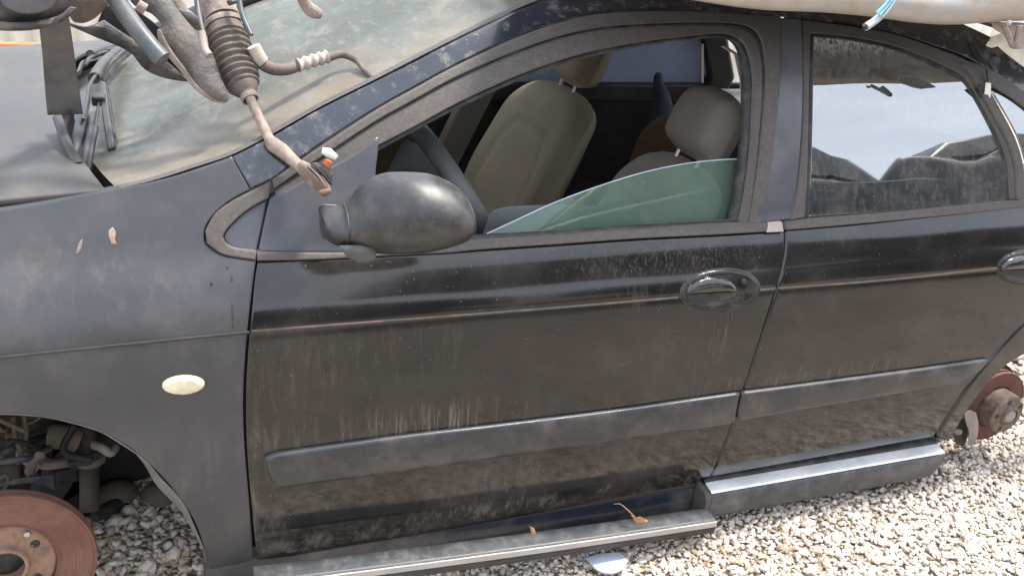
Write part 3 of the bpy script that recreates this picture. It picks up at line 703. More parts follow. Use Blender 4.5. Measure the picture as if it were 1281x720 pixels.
plate('mirror_lever', [(424, 307), (445, 306), (466, 308), (471, 314), (470, 324), (460, 328), (446, 327), (433, 320)], m_tube2, door, y=-.125, thick=.05, bulge=.012, er=7, h=4)
plate('mirror_seam', [(571, 240), (577, 246), (583, 259), (585, 268), (581, 262), (574, 251)], m_seal, door, y=-.128, thick=.004, bulge=.0, h=4, bev=0)
# door handle
def handle(cx, cy, w, h_, parent, full=True):
    bowl = panel('handle_bowl', oval(cx, cy, w, h_, -.10, 40), m_handle, parent, off=-.003, h=.006, step=3, rnd=.003, thick=.01, dome=.0016)
    panel('handle_rim', oval(cx, cy, w+2, h_+2, -.10, 40), m_seal, parent, off=-.0008, h=.01, step=3, rnd=.0, thick=.004)
    gx, gy = cx-w*.20, cy+h_*.15; rx, ry = w*.66, h_*.80
    el = lambda a0, a1, kx, ky, n=12: [(gx+rx*kx*math.cos(a0+(a1-a0)*i/n), gy-ry*ky*math.sin(a0+(a1-a0)*i/n)+(-.05)*rx*kx*math.cos(a0+(a1-a0)*i/n)) for i in range(n+1)]
    panel('handle_recess', el(math.pi+.05, 2*math.pi-.05, .96, .80), m_sill, parent, off=-.0072, h=.005, step=3, rnd=.001, thick=.003, corner=60)
    panel('handle_gap_shade', el(math.pi, 2*math.pi, .97, .52), m_seal, parent, off=-.0088, h=.005, step=3, rnd=.001, thick=.003, corner=60)  # flat dark panel; the hollow's shade under the grip is in its colour
    panel('handle_grip', el(0, math.pi, 1, 1), m_grip, parent, off=-.010, h=.005, step=3, rnd=.004, thick=.012, dome=.010, corner=60)
    if full: panel('key_lock', oval(cx+w*.63, cy-h_*.40, 3.6, 3.6), m_seal, parent, off=-.0075, h=.01, step=2, thick=.004, rnd=.001)
handle(901, 363, 48.5, 25.5, door)
panel('side_moulding', [(331, 573), (345, 568), (500, 546), (620, 532), (760, 515), (926, 491.5), (922, 512), (920, 529), (760, 554), (620, 573), (500, 591), (420, 601), (352, 610), (342, 606), (336, 592)], m_plastic, door, off=-.009, h=.012, step=6, thick=.020, corner=55, dome=.006)
# what is left of the door glass
gfr = plate('broken_glass', [(597, 298), (640, 278), (690, 255), (740, 236), (800, 217), (850, 206), (900, 200), (950, 198), (947, 230), (942, 279), (850, 285), (740, 291)], g_front, door, yf=lambda a, b: .135+(283-b)*.00075, thick=.004, h=30, bev=0, corner=50)
plate('glass_edge', [(947, 199), (950, 198), (947, 230), (941, 279), (925, 280), (932, 250), (936, 215)], m_rail if False else g_edge, door, yf=lambda a, b: .131+(283-b)*.00075, thick=.002, h=20, bev=0)
gp = [P(a, b, .134+(283-b)*.00075) for a, b in smooth_loop([(597, 298), (640, 278), (690, 255), (740, 236), (800, 217), (850, 206), (900, 200), (950, 198)], 12, False)]
sweep('glass_rim', gp, .0016, m_lens, door, 6)
strip('lower_seal', [P(600, 297, .12), P(740, 290, .12), P(940, 279, .12)], (0, 0, 1), .012, .008, g_edge, door)
# inside top of the door
plate('door_lining', [(588, 320), (604, 292), (612, 268), (620, 262), (640, 258), (700, 256), (780, 258), (800, 264), (806, 290), (800, 310)], m_trimgrey, door, y=.20, thick=.05, bulge=.008, er=10, h=12)

# --- rear door
rdoor = empty('rear_door', (1.6, .03, .1), parent=car)
rd_px = [(984, 289), (1060, 283), (1140, 274), (1240, 262), (1300, 254), (1420, 238), (1420, 330), (1300, 388), (1262, 421), (1225, 462), (1195, 503), (1168, 546), (1100, 558), (1000, 576), (890, 596),
         (899, 578), (914, 541), (930, 495), (944, 452), (961, 402), (975, 356), (984, 316)]
panel('door_panel', rd_px, m_door, rdoor, h=.02, step=8, thick=.02, corner=40)
panel('belt_strip', [(984, 278), (1060, 272), (1140, 265), (1262, 252), (1420, 232), (1420, 240), (1262, 262), (1140, 274.5), (1060, 282), (984, 288.5)], m_frame, rdoor, off=-.006, h=.015, step=8, rnd=.004, thick=.03)
panel('side_moulding', [(929, 491), (1060, 474), (1150, 462), (1236, 449.5), (1232, 458), (1205, 476), (1195, 480), (1100, 496), (1000, 513), (926, 526), (922, 520)], m_plastic, rdoor, off=-.009, h=.012, step=6, thick=.020, corner=50, dome=.006)
handle(1287, 334, 39, 21, rdoor, False)
panel('crease_line', [(974, 359.5), (1100, 350), (1248, 334.5), (1248, 337), (1100, 352.5), (974, 362)], m_creasel, rdoor, off=-.0012, h=.05, step=12, rnd=.0, thick=.002, corner=60)
ro_up = [(990, 276), (1000, 230), (1006, 167), (1007, 100), (1006, 26), (1060, 33), (1115, 42), (1165, 58), (1210, 76), (1222, 85), (1244, 122), (1270, 170), (1281, 205), (1284, 250)]
ro_lo = [(1008, 272), (1011, 220), (1012.5, 160), (1013.5, 100), (1015, 42), (1060, 46), (1112, 56), (1158, 72), (1200, 92), (1209, 99), (1226, 126), (1250, 172), (1262, 208), (1264, 250)]
band('frame_outer', ro_up, ro_lo, m_frame, rdoor, off=-.003, h=.02, step=6, rnd=.004, thick=.02, corner=60)
panel('frame_ridge', [(1204, 78), (1216, 84), (1240, 124), (1266, 172), (1276, 206), (1278, 250), (1273, 250), (1271, 208), (1260, 175), (1233, 125), (1212, 89), (1203, 84)], m_frame, rdoor, off=-.010, h=.015, step=6, rnd=.003, thick=.01)
panel('glass_seal', ro_lo[:4]+ro_lo[4:]+[(1258, 250), (1256, 210), (1245, 175), (1221, 128), (1205, 103), (1196, 97), (1156, 78), (1111, 61), (1060, 51), (1019, 47), (1018, 100), (1017, 160), (1015, 220), (1013, 271)], m_seal, rdoor, off=.003, h=.02, step=7, corner=60)
panel('door_glass', [(1010, 271), (1013.5, 220), (1015, 160), (1016, 100), (1017, 45), (1060, 48), (1112, 58), (1157, 74), (1198, 94), (1207, 101), (1223, 127), (1247, 173), (1259, 209), (1261, 250), (1140, 262)], g_rear, rdoor, off=.006, h=.05, step=9, rnd=0, thick=.004, corner=60)
panel('roof_seal', [(985, 14), (1060, 22), (1120, 32), (1170, 48), (1215, 66), (1290, 112), (1400, 190), (1390, 215), (1285, 140), (1205, 92), (1158, 70), (1112, 54), (1060, 46), (985, 36)], m_seal, car, off=.022, h=.03, step=8, corner=60)
# --- quarter panel, quarter glass
panel('quarter_panel', [(1420, 334), (1300, 392), (1266, 423), (1229, 464), (1199, 505), (1172, 548), (1188, 552), (1206, 520), (1232, 484), (1262, 455), (1300, 436), (1350, 425), (1420, 430), (1480, 470), (1520, 560), (1700, 540), (1700, 210), (1420, 236)], m_door, car, h=.03, step=10, thick=.03, corner=40)
panel('quarter_glass', [(1240, 112), (1262, 124), (1290, 146), (1330, 190), (1352, 224), (1290, 232), (1283, 205), (1272, 170)], g_rear, car, off=.004, h=.05, step=8, thick=.004, rnd=0)
panel('quarter_frame', [(1215, 77), (1250, 92), (1290, 122), (1370, 190), (1420, 240), (1352, 240), (1338, 196), (1292, 144), (1262, 120), (1236, 104)], m_frame, car, off=-.004, h=.02, step=7, rnd=.003, thick=.02)

# --- sills
prism('sill', [(.055, .125), (.062, .09), (.050, .055), (.048, .02), (.060, -.005), (.11, -.005), (.12, .125)], -.0, 2.0, m_sill, car, bev=.006)
prism('sill_cover', [(.045, .1025), (.002, .0975), (-.004, .094), (-.009, .084), (-.010, .045), (-.004, .024), (.010, .013), (.045, .012)], 1.258, 2.085, m_sillcover, car, n=14,
      xf=lambda x, y, z: (x, y+(.02*max(0, (x-2.0)/.07)**2), z if x < 2.01 else z+(.055-z)*.35*((x-2.01)/.07)**2), bev=.004)
prism('sill_strip', [(.033, .1125), (.000, .1055), (-.0035, .1020), (.0, .0985), (.033, .1045)], 1.262, 2.050, m_silltop, car, bev=.0015)
prism('cover_lip', [(.058, .126), (.0345, .1150), (.0335, .1055), (.058, .1055)], 1.262, 2.05, m_seal, car, bev=.002)
prism('cover_joint', [(.046, .110), (.0, .1055), (-.008, .100), (-.013, .088), (-.014, .044), (-.007, .020), (.008, .011), (.045, .010)], 1.242, 1.2575, m_frame, car, bev=.003)

# --- hood
def hood():
    V = []; ny, nx = 34, 40; y0, y1 = .128, 1.642
    pts = {}
    def xt(y): t = (y-.885)/.735; return -.122-.125*(1-t*t)**1.0
    for j in range(ny+1):
        v = j/ny; y = y0+(y1-y0)*v
        for i in range(nx+1):
            u_ = i/nx; x = xt(y)-(.95)*u_
            t = (y-.885)/.735; z = .948+.040*(1-t*t)-.055*u_-.06*u_*u_
            if i == 0: z -= .004
            V.append((x, y, z))
    n = nx+1; Fc = [(j*n+i, (j+1)*n+i, (j+1)*n+i+1, j*n+i+1) for j in range(ny) for i in range(nx)]
    o = mk('hood', V, Fc, m_hood, car); fixn(o); s = o.modifiers.new('thick', 'SOLIDIFY'); s.thickness = .014; s.offset = -1; bevel(o, .004, 2, 50)
    return xt
xt = hood()
# far fender top
shell('far_fender', -1.1, -.08, .50, .90, 0., m_fender, True)
# --- windshield
we = [PS(a, b, .0) for a, b in smooth_loop([(146, 236), (190, 226), (250, 207), (291, 193), (340, 168), (400, 134), (470, 99), (560, 53), (640, 14), (680, -2), (740, -18)], 10, False)]
def shield_surface(off=0., y_in=.012, name='windshield', mat=None, edge=(0., 1.), mr=26):
    V = []; Fc = []; n = len(we)
    for i, p in enumerate(we):
        f_ = i/(n-1)
        for k in range(mr+1):
            s = edge[0]+(edge[1]-edge[0])*k/mr; ya = p[1]+y_in; y = ya+(1.77-2*ya)*s; t = 2*s-1
            bow = 1-t*t; x = p[0]-(.115*(1-f_)+.10*f_)*bow; z = p[2]-.004+off+(-.012*(1-f_)+.045*f_)*bow
            V.append((x, y, z))
    m = mr+1
    for i in range(n-1):
        for k in range(mr): Fc.append((i*m+k, i*m+k+1, (i+1)*m+k+1, (i+1)*m+k))
    o = mk(name, V, Fc, mat, car); fixn(o); return o
shield_surface(0, .012, 'windshield', g_shield)
shield_surface(.0035, .002, 'windshield_trim', m_frame, (0, .012), 2)
# roof skin
def roof():
    V = []; Fc = []; nx, ny = 22, 16; xs = np.linspace(.80, 2.35, nx+1)
    for i, x in enumerate(xs):
        t = (x-.80)/1.55; ed = .44
        for k in range(ny+1):
            s = 2*k/ny-1; y = .885+s*(.885-ed); z = 1.296+.035*(1-s*s)+.02*math.sin(math.pi*t)-.06*max(0, t-.6)**2*6
            V.append((x, y, z))
    m = ny+1
    for i in range(nx):
        for k in range(ny): Fc.append((i*m+k, i*m+k+1, (i+1)*m+k+1, (i+1)*m+k))
    o = mk('roof', V, Fc, m_rail, car); fixn(o); s = o.modifiers.new('thick', 'SOLIDIFY'); s.thickness = .02; s.offset = -1
roof()
# far rails, pillars and windows
def far(name, px, mat, y=1.62, **k): return plate(name, px, mat, car, y=y, **k)
def mir(name, pts, w, th, mat, d=(1, 0, 0)): return strip(name, pts, d, w, th, mat, car)
fr_rail = [(-.1, 1.60, .93), (.25, 1.54, 1.10), (.6, 1.44, 1.235), (.95, 1.38, 1.29), (1.4, 1.37, 1.30), (1.8, 1.39, 1.28), (2.2, 1.46, 1.20), (2.6, 1.55, 1.02)]
sweep('far_rail', fr_rail, .035, m_trimdark, car, 10, sub=4)
mir('far_pillar', [(.86, 1.60, .20), (.96, 1.60, .50), (1.08, 1.60, .76), (1.14, 1.60, .88), (1.17, 1.53, 1.05), (1.22, 1.42, 1.27)], .12, .05, m_trimbeige)
boxm('far_front_door_panel', (.38, 1.59, .30), (.88, 1.62, .80), m_brown2, car, .02)
mir('far_rear_pillar', [(2.12, 1.67, .70), (2.15, 1.63, .85), (2.02, 1.53, 1.02), (1.86, 1.42, 1.25)], .12, .05, m_trimdark)
def farglass(name, x0, x1, x2, x3, mat):
    V = [(x0, 1.665, .80), (x1, 1.665, .80), (x2, 1.44, 1.25), (x3, 1.44, 1.25)]
    o = mk(name, V, [(0, 1, 2, 3)], mat, car, smooth=False); s = o.modifiers.new('t', 'SOLIDIFY'); s.thickness = .004; return o
farglass('far_rear_glass', 1.17, 2.14, 1.88, 1.21, g_far)
mir('far_belt', [(.3, 1.66, .775), (1.2, 1.66, .775), (2.2, 1.66, .775)], .07, .05, m_trimdark, (0, 0, 1))
# headliner
boxm('headliner', (.82, .47, 1.262), (2.2, 1.30, 1.272), m_trimbeige, car)
# near B pillar inside with belt
strip('b_pillar', [P(968, 290, .22), P(962, 180, .27), P(950, 60, .37), P(930, 30, .42)], (1, 0, 0), .10, .03, m_trimdark, car)
strip('seat_belt', [P(933, 200, .27), P(931, 150, .31), P(928, 100, .35), P(921, 68, .37), P(905, 58, .39)], (1, .2, 0), .014, .003, m_belt, car)
strip('belt_strap', [P(879, 55, .55), P(879, 80, .55), P(879, 104, .55)], (1, 0, 0), .006, .003, m_belt, car)

# --- interior
prism('dashboard', [(.20, .62), (.20, .80), (.24, .825), (1.5, .825), (1.57, .80), (1.57, .62)], .07, .46, m_trimgrey, car, n=4, xf=lambda x, y, z: (x+(.04 if z < .7 else 0), y, z-(x-.07)*.06-(.05 if x > .4 and z > .7 else 0)), bev=.02)
plate('instrument_cowl', [(484, 215), (494, 195), (504, 178), (520, 166), (530, 172), (540, 196), (552, 235), (540, 262), (500, 255)], m_trimgrey, car, y=.60, thick=.10, bulge=.02, er=14)
def wheel():
    c = P(572, 241, .48); a = R(33); n = np.array([math.cos(a), 0, math.sin(a)]); v = np.array([-math.sin(a), 0, math.cos(a)]); u_ = np.array([0, 1., 0]); r = .185
    V = []; Fc = []; n1, n2 = 56, 14
    for i in range(n1):
        t = 2*math.pi*i/n1; d = u_*math.cos(t)+v*math.sin(t); cc = c+d*r; tk = .021
        for j in range(n2):
            q = 2*math.pi*j/n2; V.append(cc+(d*math.cos(q)*.9+n*math.sin(q)*1.15)*tk)
    for i in range(n1):
        for j in range(n2): Fc.append((i*n2+j, ((i+1) % n1)*n2+j, ((i+1) % n1)*n2+(j+1) % n2, i*n2+(j+1) % n2))
    o = mk('steering_wheel', V, Fc, m_trimgrey, car)
    lathe('wheel_hub', [(0, .03), (.05, .028), (.07, .015), (.075, -.01), (.06, -.04), (0, -.05)], c-n*.03, n, m_trimgrey, o, 28)
    for k, t in enumerate((-.25, math.pi+.25, -math.pi/2)):
        d = u_*math.cos(t)+v*math.sin(t); strip('spoke', [c-n*.03+d*.05, c-n*.015+d*.12, c+d*r], np.cross(d, n), .035, .015, m_trimgrey, o)
wheel()
def seat(cy, x0, z0, tilt, L, w, matb, math_, label=None, insert=None, hz=.0):
    s = empty('front_seat', (x0-.2, cy, .1), parent=car)
    a = R(tilt); W = np.array([math.sin(a), 0, math.cos(a)]); U = np.array([0, -1., 0]); Nv = np.array([-math.cos(a), 0, math.sin(a)])
    out = [(-w*.44, 0), (-w*.50, L*.12), (-w*.52, L*.35), (-w*.50, L*.58), (-w*.47, L*.78), (-w*.39, L*.92), (-w*.24, L*.985), (0, L), (w*.24, L*.985), (w*.39, L*.92), (w*.47, L*.78), (w*.50, L*.58), (w*.52, L*.35), (w*.50, L*.12), (w*.44, 0)]
    gr = [[(-w*.20, L*.70), (w*.20, L*.70)], [(w*.20, L*.70), (w*.29, L*.56), (w*.33, L*.30), (w*.32, L*.0)], [(-w*.20, L*.70), (-w*.29, L*.56), (-w*.33, L*.30), (-w*.32, 0)]]
    def warp(p, u_, ww):   # side bolsters stand forward
        e = (abs(u_)/(w*.5))**3; return p+Nv*.045*e*(1 if ww < L*.8 else max(0, (L-ww)/(L*.2)))
    pillow('backrest', out, (x0, cy, z0), U, W, Nv, .075, matb, s, er=.085, h=.016, grooves=gr, back=.05, gd=.009, warp=warp)
    hc = np.array([x0, cy, z0])+W*(L+.105+hz)+Nv*.02
    ho = [(-.125, -.07), (-.135, -.02), (-.13, .04), (-.10, .085), (-.04, .10), (.04, .10), (.10, .085), (.13, .04), (.135, -.02), (.125, -.07), (.07, -.092), (-.07, -.092)]
    pillow('headrest', ho, hc, U, W, Nv, .055, math_, s, er=.06, h=.014, back=.055)
    for sgn in (-1, 1): sweep('headrest_post', [hc+U*sgn*.055-W*.18, hc+U*sgn*.055-W*.05], .006, m_steel, s, 8)
    pillow('seat_cushion', [(-w*.5, 0), (-w*.5, .45), (-w*.4, .50), (w*.4, .50), (w*.5, .45), (w*.5, 0)], (x0+.02, cy, z0+.02), U, (-1, 0, .12), (.12, 0, 1), .06, matb, s, er=.07, h=.02, back=.06)
    return s
seat(1.20, 1.045, .34, 24, .60, .61, m_seat, m_seat)
seat(.50, 1.15, .30, 21, .585, .48, m_seat2, m_seat2)
rs = empty('rear_seat', (1.9, .885, .1), parent=car)
pillow('backrest', [(-.62, 0), (-.64, .3), (-.58, .44), (-.3, .47), (.3, .47), (.58, .44), (.64, .3), (.62, 0)], (1.92, .885, .36), (0, -1, 0), (.38, 0, .92), (-.92, 0, .38), .07, m_trimdark, rs, er=.09, h=.03, back=.05)
pillow('seat_cushion', [(-.62, 0), (-.62, .45), (.62, .45), (.62, 0)], (1.92, .885, .36), (0, -1, 0), (-1, 0, .1), (.1, 0, 1), .07, m_trimdark, rs, er=.08, h=.03)
pk = pillow('cushion', [(-.15, 0), (-.17, .2), (-.06, .30), (.10, .30), (.17, .2), (.15, 0)], (1.52, .98, .56), (0, -1, 0), (.35, 0, .94), (-.94, 0, .35), .07, m_brown, None, er=.08, h=.02)
tag(pk, 'brown stained cushion standing behind the front seats inside the car', 'cushion')
cl = plate('dark_cloth', [(806, 165), (814, 130), (818, 95), (822, 90), (828, 92), (830, 104), (838, 118), (846, 150), (868, 158), (862, 180), (835, 186), (800, 180)], m_cloth, None, yf=lambda a, b: 1.25-(b-90)*.002, thick=.03, bulge=.03, er=10, h=7)
tag(cl, 'dark blue cloth hanging in a peak behind the seats inside the car', 'cloth')
for q in ((818, 82), (818.5, 87), (845, 127), (843, 130)):
    pass

# --- wiper area
cowl_y = np.linspace(.25, 1.5, 16)
def cowl():
    V = []; Fc = []
    for y in np.linspace(.2, 1.57, 24):
        t = (y-.885)/.735; xa = xt(y)+.0; bow = 1-((y-.885)/.70)**2
        xb = we[0][0]-.112*bow+.012; V += [(xa-.06, y, .875+.02*bow), (xa+.02, y, .862+.02*bow), ((xa+xb)/2+.02, y, .90+.012*bow), (xb+.01, y, we[0][2]-.012*bow+.001)]
    for i in range(23):
        for k in range(3): Fc.append((i*4+k, i*4+k+1, (i+1)*4+k+1, (i+1)*4+k))
    o = mk('cowl', V, Fc, m_sill if False else m_trimdark, car); fixn(o); s = o.modifiers.new('t', 'SOLIDIFY'); s.thickness = .006
cowl()
def wiper(pts, blade, name_):
    w = empty('wiper', pts[0], parent=car)
    strip('arm', cr3(pts, 5), (.3, .9, 0), .020, .010, m_wiper, w)
    strip('blade', cr3(blade, 5), (.9, .1, .3), .016, .012, m_wiper, w)
    strip('rubber', [np.array(p)+np.array((.010, 0, -.008)) for p in cr3(blade, 5)], (.9, .1, .3), .006, .012, m_seal, w)
    a, b = np.array(pts[-1]), np.array(blade[len(blade)//2]); boxm('joint', a-np.array((.014, .022, .008)), a+np.array((.014, .022, .014)), m_seal, w)
def W3(px, py, y): return P(px, py, y)
wiper([W3(103, 221, .26), W3(112, 195, .32), W3(119, 158, .45), W3(124, 126, .60)], [W3(140, 188, .37), W3(134, 150, .48), W3(131, 126, .60), W3(128, 105, .72)], 'a')
wiper([W3(98, 92, .80), W3(105, 78, .95), W3(122, 74, 1.05), W3(140, 66, 1.15)], [W3(124, 98, .80), W3(134, 84, .92), W3(146, 72, 1.05), W3(158, 62, 1.2)], 'b')
sweep('washer_hose', [W3(104, 150, .40), W3(108, 130, .5), W3(112, 108, .62), W3(122, 92, .78), W3(136, 80, .95)], .004, m_wire, car, 8, sub=6)
for k, (pts, r_) in enumerate([([(84, 205, .30), (90, 180, .36), (96, 150, .45), (100, 122, .58)], .012), ([(96, 214, .27), (104, 180, .36), (108, 150, .46)], .008), ([(108, 70, 1.05), (124, 64, 1.15), (140, 58, 1.3)], .012),
                        ([(100, 84, .95), (112, 72, 1.05), (134, 66, 1.15)], .006), ([(66, 150, .42), (76, 180, .33), (92, 210, .26)], .010), ([(112, 100, .75), (126, 80, .95), (146, 64, 1.2)], .014)]):
    sweep('cowl_hose' if k % 2 else 'cowl_cable', [W3(*q)+np.array((.01, 0, .004)) for q in pts], r_, m_wiper if k != 4 else m_trimdark, car, 10, sub=5)
strip('cowl_cover', [W3(100, 226, .24), W3(106, 190, .33), W3(112, 160, .42)], (1, .2, .25), .035, .012, m_wiper, car)
boxm('fluid_cap', W3(80, 165, .40)-np.array((.035, .02, .07)), W3(80, 165, .40)+np.array((.01, .02, -.02)), m_seal, car, .012, 3)

# --- front wheel well
arch = [PS(a, b, .006) for a, b in smooth_loop([(262, 712), (257, 690), (248, 662), (233, 633), (212, 606), (186, 579), (156, 555), (120, 537), (80, 525), (40, 519), (0, 517), (-60, 523), (-130, 550), (-190, 610), (-215, 700)], 12, False)]
def liner():
    V = []; Fc = []; n = len(arch)
    for i, p in enumerate(arch):
        w_ = math.exp(-((i/n-.16)/.12)**2); c = np.array([-.40, 0, .10]); d = p-c; d[1] = 0; d /= np.linalg.norm(d)
        for k, (yo, ro) in enumerate([(0.004, -.002), (.02, -.014*w_), (.05, -.034*w_), (.09, -.044*w_), (.15, -.03*w_), (.30, .02), (.55, .02)]): V.append((p[0]+d[0]*ro+.002*math.sin(i*.9+k), p[1]+yo, p[2]+d[2]*ro))
    for i in range(n-1):
        for k in range(6): Fc.append((i*7+k, i*7+k+1, (i+1)*7+k+1, (i+1)*7+k))
    o = mk('arch_liner', V[:], Fc, m_liner, car); fixn(o); s = o.modifiers.new('t', 'SOLIDIFY'); s.thickness = .003
liner()
boxm('chassis_leg', (-.95, .50, .16), (-.13, .60, .42), m_under, car, .02)
boxm('wheelhouse', (-.98, .56, -.02), (.0, .59, .80), m_dark, car, .01)
for k in range(7):
    a = -.75+k*.11; lathe('mud_lump', [(0, .03), (.03, .026), (.05, .01), (.06, -.01)], (a, .50+.02*math.sin(k*3), GZ+.02), (.1*math.sin(k), .2, 1), m_mud, car, 9, 80)
boxm('engine_block', (-.95, .70, .10), (-.25, 1.3, .70), m_under, car, .04)
def disc(name, c, axis, r, hat_r, hat_d, mats, nb, bore, facehub=None, hole_r=.007, br=.055):
    e = empty(name, c, parent=car); ax = np.array(axis)/np.linalg.norm(axis)
    lathe('rotor', [(hat_r-.004, -.004), (hat_r+.002, -.004), (hat_r+.005, .0)]+[(hat_r+.006+(r-.012-hat_r)*i/26, .002+.0004*math.sin(i*2.1)+.0003*math.sin(i*.9)) for i in range(27)]+[(r-.005, .0034), (r-.001, .0030), (r, 0), (r, -.006), (r-.012, -.008), (r-.012, -.014), (r, -.016), (r, -.022), (r-.003, -.024), (hat_r, -.024)], c, ax, mats[0], e, 96, 25)
    lathe('hub', [(bore, hat_d-.03), (bore, hat_d+.012), (bore+.004, hat_d+.014), (bore+.007, hat_d+.012), (bore+.009, hat_d+.001), (hat_r-.008, hat_d), (hat_r-.002, hat_d-.004), (hat_r, hat_d-.012), (hat_r+.001, -.01)], c, ax, mats[1], e, 72, 30)
    lathe('hub_bore', [(0, hat_d-.012 if facehub is None else hat_d+.016), (bore*.6, hat_d-.012 if facehub is None else hat_d+.014), (bore+.001, hat_d-.02 if facehub is None else hat_d+.006)], c, ax, facehub or m_seal, e, 36)
    u_ = Vector(ax).orthogonal().normalized(); v_ = Vector(ax).cross(u_)
    for k in range(nb):
        t = 2*math.pi*k/nb+.4; p = Vector(c)+(u_*math.cos(t)+v_*math.sin(t))*br+Vector(ax)*hat_d
        lathe('bolt_hole', [(0, .0006), (hole_r, .0006), (hole_r+.002, .0012), (hole_r+.003, 0)], p, ax, m_seal if k % 2 == 0 or nb == 5 and k != 2 else m_steel, e, 18)
    for k in range(2):
        t = .9+2.4*k; p = Vector(c)+(u_*math.cos(t)+v_*math.sin(t))*(br+.012)+Vector(ax)*hat_d
        lathe('stud', [(0, .006), (.006, .006), (.0075, .003), (.008, 0)], p, ax, m_steel, e, 6)
    return e
fdc = P(6, 711, .02)
disc('brake_disc', fdc, (.10, -1, .05), .168, .098, -.012, (m_rust, m_rust2), 5, .036, br=.068)
rdc = P(1243, 508, .13)
disc('brake_disc', rdc, (0.02, -1, .02), .120, .066, .055, (m_rust, m_hubrust), 5, .024, m_hubcap, hole_r=.006, br=.048)
lathe('splash_shield', [(.05, 0), (.13, 0), (.135, .006)], rdc+np.array((-.01, .05, 0)), (0, -1, 0), m_under, car, 40)
cal = empty('rear_caliper', P(1207, 535, .10), parent=car)
plate('bracket', [(1206, 515), (1213, 512), (1221, 516), (1224, 530), (1222, 548), (1216, 558), (1210, 556), (1212, 540), (1208, 528)], m_caliper, cal, y=.07, thick=.03, bulge=.006, er=5, h=4)
plate('body', [(1190, 538), (1196, 522), (1206, 516), (1212, 528), (1210, 548), (1206, 558), (1196, 556)], m_under, cal, y=.10, thick=.05, bulge=.012, er=6, h=5)
sweep('pin', [P(1200, 540, .095), P(1198, 540, .07)], .009, m_caliper, cal, 12)
rbx = empty('rear_axle', P(1250, 490, .4), parent=car)
sweep('arm', [P(1240, 505, .22), P(1180, 470, .42), P(1120, 450, .6)], .035, m_under, rbx, 12)
for nm, pts, rad, mt in [('brake_hose', [(0, 577, .25), (18, 575, .24), (40, 572, .25), (62, 560, .3)], .0075, m_tube), ('strut_rod', [(0, 566, .30), (12, 562, .30), (24, 556, .32), (60, 545, .4)], .009, m_tube),
                         ('wiring_loom', [(16, 520, .3), (20, 545, .3), (26, 566, .28), (22, 580, .27)], .006, m_mud), ('wiring_loom', [(30, 520, .32), (33, 545, .3), (28, 562, .3)], .005, m_mud),
                         ('brake_pipe', [(0, 598, .2), (8, 594, .2), (11, 602, .2), (4, 613, .2), (-6, 612, .2)], .0045, m_tube), ('heater_hose', [(40, 548, .45), (70, 535, .45), (120, 545, .42), (150, 556, .4)], .016, m_under),
                         ('coolant_hose', [(118, 556, .30), (128, 560, .28), (138, 566, .28), (144, 560, .3)], .010, m_caliper), ('track_rod', [(118, 645, .40), (140, 634, .44), (175, 618, .6)], .018, m_trimdark),
                         ('strut', [(108, 520, .38), (110, 560, .36), (112, 600, .34), (112, 640, .30)], .022, m_under), ('spring_seat', [(112, 568, .34), (113, 576, .34)], .034, m_mud), ('drive_shaft', [(45, 690, .10), (70, 650, .35), (90, 615, .6)], .022, m_under),
                         ('strut_mount', [(64, 545, .35), (84, 547, .34), (98, 550, .34)], .028, m_mud), ('gearbox', [(60, 575, .50), (90, 585, .50)], .09, m_dark), ('gearbox', [(80, 610, .50), (95, 640, .50)], .06, m_dark)]:
    sweep(nm, [P(*q) for q in pts], rad, mt, car, 14, sub=5)
for k in range(16):   # cables, clips and brackets crowding the arch
    a = random.uniform(-30, 95); b = random.uniform(528, 600); y_ = random.uniform(.26, .50); pts = [P(a, b, y_)]
    for _ in range(3): pts.append(pts[-1]+np.array((random.uniform(-.06, .06), random.uniform(-.03, .05), random.uniform(-.05, .045))))
    sweep(random.choice(('cable', 'bracket', 'hose')), pts, random.choice((.003, .005, .008, .013)), random.choice((m_under, m_mud, m_dark, m_wiper, m_caliper)), car, 8, sub=5)
for q in ((20, 545, .42), (60, 565, .46), (86, 590, .40), (40, 590, .40), (4, 590, .36)):
    c_ = P(*q); w_ = np.array((random.uniform(.015, .04), .02, random.uniform(.012, .03))); boxm('bracket', c_-w_, c_+w_, random.choice((m_under, m_dark, m_mud)), car, .008, 3)
plate('connector', [(30, 590), (33, 580), (42, 572), (44, 565), (54, 564), (57, 571), (48, 578), (44, 590), (34, 597)], m_mud, car, y=.22, thick=.02, bulge=.01, er=5, h=4)
plate('dust_shield', [(0, 606), (20, 599), (66, 594), (68, 612), (40, 604), (0, 608)], m_tube, car, y=.16, thick=.03, h=8)
boxm('subframe_leg', P(150, 600, .75)-np.array((.25, .04, .03)), P(150, 600, .75)+np.array((.3, .04, .05)), m_mud, car, .02)

